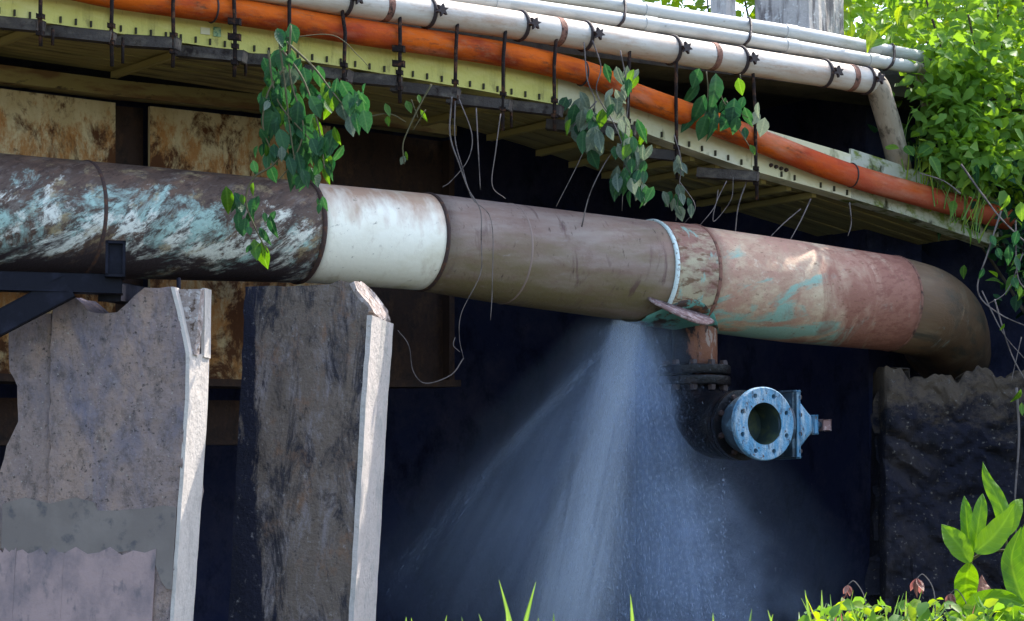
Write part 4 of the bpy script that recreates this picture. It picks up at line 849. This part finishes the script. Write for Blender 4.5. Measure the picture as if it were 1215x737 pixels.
# wispy grass at the shrub's foot
GR = thing('wispy_grass', 'wispy grass clump growing over the orange pipe beside the shrub', 'grass', at(1085, 225, 21.4))
def blade(T, p0, p1, w, kind, bend=.1, name='blade'):
    p0, p1 = Vector(p0), Vector(p1); ax = (p1-p0); L = ax.length; side = ax.cross(Vector((0, -1, 0))).normalized(); out = Vector((random.uniform(-1, 1), random.uniform(-.5, .5), 0))*bend*L
    V, F = [], []
    for i in range(6):
        t = i/5; c = p0+ax*t+out*math.sin(t*math.pi)*.6; hw = w*(1-t**1.6)*.5+.0004
        V += [c-side*hw, c+Vector((0, .3*hw, 0)), c+side*hw]
    for i in range(5): a = i*3; F += [(a, a+1, a+4, a+3), (a+1, a+2, a+5, a+4)]
    return link(name, mesh(name, V, F, LM[kind], [((q % 3-1)*.06, .5) for f in F for q in f], True), T, (0, 0, 0))
for i in range(80):
    x = random.uniform(1072, 1165); y = 190+(x-1070)*.62+random.uniform(-10, 22); d = 20.75+random.uniform(-.15, .3)
    blade(GR, at(x, y+20, d), at(x+random.gauss(4, 16), y-random.uniform(15, 70), d), random.uniform(.005, .013), random.choice([3, 6, 4, 4]), .25)
# ------------------------------------------------------------------ plants at the foot of the picture
GD = 9.2
GP = thing('ginger_plant', 'big leaved bright green plant growing in front of the abutment', 'plant', at(1155, 745, GD))
def big_leaf(pts, w, kind=5, dd=0.0, tilt=0.0, nm='leaf'):
    """broad leaf along a midrib given by (px,py), w px wide"""
    P_ = cr([at(x, y, GD+dd+i*.02) for i, (x, y) in enumerate(pts)], 4); n = len(P_); V, F = [], []
    for i, p in enumerate(P_):
        t = i/(n-1); tan = (P_[min(i+1, n-1)]-P_[max(i-1, 0)]).normalized(); side = tan.cross(Vector((tilt, -1, .15))).normalized()
        hw = w/2*GD/FPX*max(.015, min(1, 2.45*(t+.02)**.65*(1-t)**.95))
        nb = side.cross(tan)
        for s in (-1, -.5, 0, .5, 1): V.append(p+side*hw*s*(1+.04*math.sin(t*17+s*3))-Vector((0, 1, 0))*hw*(.35*abs(s))*(1 if dd < .05 else -.5)+Vector((0, 1, 0))*.004*math.sin(t*23+s*5))
    for i in range(n-1):
        for k in range(4): a = i*5+k; F.append((a, a+1, a+6, a+5))
    o = link(nm, mesh(nm, V, F, LM[kind], [((q % 5-2)*.14, (q//5)/(n-1)*1.3) for f in F for q in f], True), GP, (0, 0, 0)); md = o.modifiers.new('s', 'SUBSURF'); md.levels = 1; md.render_levels = 1
    return o
for pts, w, k, dd in (([(1150, 668), (1140, 650), (1128, 635), (1117, 622)], 34, 5, 0), ([(1152, 660), (1148, 630), (1146, 605), (1144, 588)], 20, 5, .04), ([(1156, 655), (1160, 625), (1164, 600), (1166, 585)], 22, 5, -.02), ([(1157, 655), (1175, 640), (1190, 622), (1205, 596)], 36, 5, -.04), ([(1193, 640), (1192, 615), (1183, 590), (1172, 570), (1166, 548)], 24, 5, .05), ([(1194, 636), (1200, 618), (1207, 600), (1213, 592)], 24, 5, .08), ([(1150, 668), (1146, 690), (1145, 712), (1146, 722)], 36, 5, -.06), ([(1140, 728), (1165, 712), (1195, 710), (1222, 722)], 26, 5, -.10), ([(1215, 715), (1205, 690), (1200, 660), (1212, 625)], 34, 5, -.03), ([(1230, 720), (1222, 680), (1218, 650), (1222, 610)], 40, 5, .1), ([(1175, 725), (1170, 705), (1166, 695), (1165, 682)], 20, 7, .05), ([(1228, 745), (1215, 735), (1195, 728), (1180, 735)], 30, 5, -.12)):
    big_leaf(pts, w, k, dd, random.uniform(-.3, .3))
for pts in ([(1150, 760), (1152, 700), (1153, 660)], [(1192, 760), (1195, 690), (1194, 636)], [(1218, 770), (1216, 715), (1214, 690)], [(1153, 664), (1170, 655), (1205, 652)]): strand(GP, pts, GD+.03, .005, 'vine')
for pts in ([(1153, 690), (1140, 700), (1130, 745)], ): strand(GP, pts, GD+.03, .004, 'vine')
def flower(px, py, s, lab, d=GD-.1):
    T = thing('drooping_flower', lab, 'flower', at(px, 745, d))
    strand(T, [(px+22, 745), (px+20, py+8), (px+8, py-12), (px, py-8)], d, .0022, 'root', 'stalk')
    for k in range(6):
        a = k/6*2*math.pi; tip = Vector((math.cos(a)*.6, math.sin(a)*.6, -1)); place_leaf(T, at(px, py-8, d), tip, Vector((math.cos(a), math.sin(a), .6)), s*d/FPX, 7, 'petal')
flower(1088, 694, 20, 'dull pink drooping flower nodding in front of the dark abutment'); flower(1006, 702, 14, 'small dusty pink flower peeping over the low leaves'); flower(1128, 712, 16, 'withered pinkish flower among the low leaves beside the big leaved plant')
# low leafy cover: countable sprays in front, the mass behind them as one
GC = []
for i in range(900):
    x = random.uniform(955, 1300); top_ = lin(x, [(940, 738), (975, 716), (1000, 714), (1060, 718), (1110, 710), (1150, 718), (1300, 706)])
    y = random.uniform(top_, 790); GC.append(at(x, y, 9.1+random.uniform(-.3, .5)))
tag(leaf_cloud('ground_cover', GC[:420], (.02, .055), LMC[4], None, .5), 'low pale green leafy weeds along the bank', 'ground cover')
tag(leaf_cloud('ground_cover', GC[420:], (.025, .07), LMC[3], None, .3), 'darker mixed weeds growing through the pale weeds on the bank', 'ground cover')
WT = thing('weed_stems', 'thin upright weed stems and grass on the bank beside the big leaved plant', 'weeds', at(1060, 745, 9.1))
for k in range(46):
    x = random.uniform(960, 1230); blade(WT, at(x, 760, 9.1+random.uniform(-.2, .3)), at(x+random.gauss(0, 14), random.uniform(698, 730), 9.1+random.uniform(-.2, .3)), random.uniform(.004, .010), random.choice([6, 6, 3, 4, 7]), .12)
GC2 = []
for i in range(3500):
    x = random.uniform(-4.5, 4.5); y = random.uniform(6.2, 10.6); z = hgt(x, y)+random.uniform(0, .16)
    if (z-EYE.z)/y*FPX < -70-20*random.random(): GC2.append(Vector((x, y, z)))
tag(leaf_cloud('bank_foliage', GC2, (.04, .09), LMC[3], None, .8), 'low leaves covering the bank below the grass tips', 'ground cover')
TG = [('tall twin bladed grass tuft in front of the main spray', [((612, 745), (592, 688)), ((616, 745), (636, 690)), ((580, 745), (568, 728)), ((606, 750), (600, 715))]),
      ('single grass blade below the middle of the spray', [((752, 750), (748, 705)), ((660, 750), (657, 727)), ((755, 760), (770, 735))]),
      ('short grass tips left of the ground cover', [((845, 750), (846, 727)), ((880, 752), (892, 722)), ((930, 750), (911, 724)), ((949, 748), (948, 726)), ((966, 750), (955, 700)), ((978, 745), (975, 700))]),
      ('pale grass blades among the low leafy cover', [((1012, 752), (1018, 712)), ((990, 752), (985, 705)), ((1072, 756), (1078, 715)), ((1058, 756), (1050, 722)), ((1098, 756), (1108, 718)), ((1120, 756), (1112, 725)), ((1128, 752), (1142, 712)), ((1160, 758), (1164, 718)), ((1165, 760), (1166, 716)), ((1040, 758), (1045, 727)), ((1147, 760), (1138, 722)), ((1085, 758), (1090, 728))]),
      ('faint grass tips beside the base of the narrow pier', [((478, 752), (482, 732)), ((492, 752), (488, 733)), ((545, 752), (540, 736))])]
for k in range(9):
    x = random.uniform(440, 960); i_ = 0 if x < 640 else (1 if x < 800 else 2); y = random.uniform(718, 738) if x > 800 else random.uniform(727, 740)
    if x < 560: i_ = 4
    TG[i_][1].append(((x+random.gauss(0, 7), 756), (x, y)))
for lab, bl in TG:
    (x0, y0), _ = bl[0]; T = thing('grass_tuft', lab, 'grass', at(x0, 752, GD))
    for a, b in bl: blade(T, at(a[0], a[1]+25, GD+random.uniform(-.1, .1)), at(b[0], b[1], GD+random.uniform(-.1, .1)), .018 if x0 < 990 else .014, 6, .04)

# ------------------------------------------------------------------ leaking water
def rad_mat(name, col, alpha):
    m = bpy.data.materials.new(name); m.use_nodes = True; N, L = m.node_tree.nodes, m.node_tree.links; N.remove(N['Principled BSDF'])
    d = N.new('ShaderNodeBsdfDiffuse'); d.inputs[0].default_value = col; tl = N.new('ShaderNodeBsdfTranslucent'); tl.inputs[0].default_value = col
    m1 = N.new('ShaderNodeMixShader'); m1.inputs[0].default_value = .5; L.new(d.outputs[0], m1.inputs[1]); L.new(tl.outputs[0], m1.inputs[2])
    t = N.new('ShaderNodeBsdfTransparent'); m2 = N.new('ShaderNodeMixShader'); m2.inputs[0].default_value = alpha; L.new(t.outputs[0], m2.inputs[1]); L.new(m1.outputs[0], m2.inputs[2]); L.new(m2.outputs[0], N['Material Output'].inputs[0]); return m
M['drop'] = rad_mat('water_droplet', lc(.62, .75, .95), .24)
src = at(745, 383, dp(745)-.05)
def jets(n, a0, a1, speed, p0jit, dep, lmin, lmax, rmin, rmax, tmax, pw=1.0, mid=None):
    """droplets thrown from the leak: a = sideways angle from straight down (radians, + = along +x)"""
    a = a0+(a1-a0)*RNG.random(n) if mid is None else np.clip(RNG.normal(mid, (a1-a0)/4, n), a0, a1)
    b = RNG.normal(0, dep, n); sp = speed*(.8+.4*RNG.random(n))
    v = np.stack([np.sin(a)*sp, b*sp, -np.cos(a)*sp], 1); t = tmax*RNG.random(n)**pw
    p = np.array(src)[None]+RNG.normal(size=(n, 3))*np.array(p0jit)[None]+v*t[:, None]; p[:, 2] -= 4.9*t*t
    vel = v.copy(); vel[:, 2] -= 9.8*t; vel /= np.linalg.norm(vel, axis=1)[:, None]
    L_ = lmin+(lmax-lmin)*RNG.random(n)**2; r = rmin+(rmax-rmin)*RNG.random(n)**2
    return p, vel, L_, r
sets = [jets(13000, -.42, .0, 9.5, (.07, .05, .02), .05, .012, .06, .0006, .0018, .26, .8, -.21),
        jets(9000, -.12, .42, 4.6, (.10, .06, .02), .10, .010, .05, .0010, .0030, .45, .7),
        jets(1500, -.80, -.735, 14.0, (.02, .02, .015), .012, .02, .08, .0006, .0014, .14, .8),
        jets(3000, -.80, -.2, 15.0, (.04, .05, .02), .10, .008, .04, .0005, .0011, .15, .7),
        jets(3500, .30, .62, 3.2, (.12, .08, .02), .15, .008, .03, .0010, .0026, .58, .6)]
sets += [jets(900, -.30, .45, 5.0, (.10, .06, .02), .12, .012, .045, .0022, .0042, .42, .7)]
db = at(858, 556, dp(824)-.45); dn = 70; dt = RNG.random(dn)*.5
sets += [(np.array(db)[None]+np.stack([RNG.normal(0, .008, dn), RNG.normal(0, .01, dn), -4.9*dt*dt], 1), np.tile([0., .02, -1.], (dn, 1)), .008+.02*RNG.random(dn), .002+.003*RNG.random(dn))]
P_ = np.concatenate([s[0] for s in sets]); VL = np.concatenate([s[1] for s in sets]); LL = np.concatenate([s[2] for s in sets]); RR = np.concatenate([s[3] for s in sets])
k = P_[:, 2] > -.6; P_, VL, LL, RR = P_[k], VL[k], LL[k], RR[k]; n = len(P_)
e1 = np.cross(VL, [0, 1, 0]); e1 /= np.linalg.norm(e1, axis=1)[:, None]; e2 = np.cross(VL, e1)
vv = [P_-VL*LL[:, None]*.5]+[P_+VL*LL[:, None]*.1+(e1*math.cos(q)+e2*math.sin(q))*RR[:, None] for q in (0, 2.094, 4.189)]+[P_+VL*LL[:, None]*.5]
V = np.stack(vv, 1).reshape(-1, 3); bf = np.array([(0, 2, 1), (0, 3, 2), (0, 1, 3), (4, 1, 2), (4, 2, 3), (4, 3, 1)])
F = (bf[None]+(np.arange(n)*5)[:, None, None]).reshape(-1, 3)
me = bpy.data.meshes.new('water_spray'); me.vertices.add(len(V)); me.vertices.foreach_set('co', V.ravel()); me.loops.add(F.size); me.loops.foreach_set('vertex_index', F.ravel().astype(np.int32))
me.polygons.add(len(F)); me.polygons.foreach_set('loop_start', np.arange(0, F.size, 3, dtype=np.int32)); me.polygons.foreach_set('loop_total', np.full(len(F), 3, dtype=np.int32)); me.update(); me.materials.append(M['drop'])
tag(link('water_spray', me), 'white water droplets spraying down from the underside of the water main', 'water spray', kind='stuff')
def jet_volume(name, label, d, half, flat, length, dens, r0=.03, pw=2.0, stretch=(16, 16, 1.6), start=.0, nlo=.35, nhi=.75, tint=(.64, .77, 1, 1)):
    """soft mist: cone along d from the leak, densest on its axis"""
    N_ = 20; V, F = [], []
    for i in range(7):
        z = length*i/6
        for k in range(N_):
            a = 2*math.pi*k/N_; rr = r0+half*z; V.append((math.cos(a)*rr, math.sin(a)*rr, z))
    for i in range(6):
        for k in range(N_): F.append((i*N_+k, i*N_+(k+1) % N_, (i+1)*N_+(k+1) % N_, (i+1)*N_+k))
    F += [tuple(range(N_))[::-1], tuple(range(6*N_, 7*N_))]
    m = bpy.data.materials.new(name); m.use_nodes = True; Nn, L = m.node_tree.nodes, m.node_tree.links; Nn.remove(Nn['Principled BSDF'])
    tc = Nn.new('ShaderNodeTexCoord'); sp = Nn.new('ShaderNodeSeparateXYZ'); L.new(tc.outputs['Object'], sp.inputs[0])
    def ma(op, a, b=None, c=None, cl=False):
        q = Nn.new('ShaderNodeMath'); q.operation = op; q.use_clamp = cl
        for i, s in enumerate((a, b, c)):
            if s is None: continue
            if isinstance(s, (int, float)): q.inputs[i].default_value = s
            else: L.new(s, q.inputs[i])
        return q.outputs[0]
    r = ma('SQRT', ma('ADD', ma('MULTIPLY', sp.outputs[0], sp.outputs[0]), ma('MULTIPLY', sp.outputs[1], sp.outputs[1])))
    rel = ma('DIVIDE', r, ma('MULTIPLY_ADD', sp.outputs[2], half, r0))
    fall = ma('POWER', ma('SUBTRACT', 1.0, rel, None, True), pw)
    mp = Nn.new('ShaderNodeMapping'); L.new(tc.outputs['Object'], mp.inputs[0]); mp.inputs['Scale'].default_value = stretch
    nz = Nn.new('ShaderNodeTexNoise'); L.new(mp.outputs[0], nz.inputs[0]); nz.inputs['Scale'].default_value = 1; nz.inputs['Detail'].default_value = 4
    mr = Nn.new('ShaderNodeMapRange'); L.new(nz.outputs[0], mr.inputs[0]); mr.inputs[1].default_value = nlo; mr.inputs[2].default_value = nhi
    thin = ma('DIVIDE', dens, ma('MULTIPLY_ADD', sp.outputs[2], 2.2, .35))
    endf = ma('MULTIPLY', ma('SUBTRACT', length, sp.outputs[2]), 2.5/length, None, True)
    den = ma('MULTIPLY', ma('MULTIPLY', ma('MULTIPLY', fall, mr.outputs[0]), thin), endf)
    pv = Nn.new('ShaderNodeVolumePrincipled'); pv.inputs['Color'].default_value = tint; pv.inputs['Anisotropy'].default_value = .0; L.new(den, pv.inputs['Density'])  # bluish tint: blue light under the bridge put into the mist colour
    L.new(pv.outputs[0], Nn['Material Output'].inputs['Volume'])
    o = link(name, mesh(name, V, F, m), None, src)
    zq = Vector(d).normalized(); x = zq.cross(Vector((0, 1, 0))).normalized(); y = zq.cross(x)
    o.rotation_euler = Matrix((x, y, zq)).transposed().to_euler(); o.scale = (1, flat, 1)
    return tag(o, label, 'mist', kind='stuff')
jet_volume('spray_mist', 'thickest white mist column falling below the leak', (-.21, 0, -1), .17, .8, 2.7, 66.0, .12, 2.0, (26, 26, 1.3), nlo=.34, nhi=.72, tint=(.86, .92, 1, 1))
jet_volume('spray_mist', 'thin straight mist jet shooting down towards the narrow pier', (-.97, 0, -1), .055, 1, 1.8, 8.0, .02, 1.8, (8, 8, 1), nlo=.2, tint=(.8, .88, 1, 1))
jet_volume('spray_mist', 'faint mist fan between the thin jet and the main column', (-.52, 0, -1), .34, .6, 2.4, 8.5, .10, 1.2, (12, 12, 1.4))
jet_volume('spray_mist', 'speckled bluish mist fan falling under the black elbow', (.14, .22, -1), .28, .55, 2.7, 22.0, .15, 1.3, (18, 18, 1.8))
jet_volume('spray_mist', 'low drifting mist cloud at the right foot of the spray', (.36, .35, -1), .30, .6, 2.8, 18.0, .02, 1.3, (5, 5, 4), nlo=.42, nhi=.68)
jet_volume('spray_mist', 'wide thin blue mist hanging in the dark space under the water main', (-.05, .75, -1), .78, .6, 3.0, 2.0, .34, .8, (2.5, 2.5, 1.5), nlo=.2, nhi=.9)
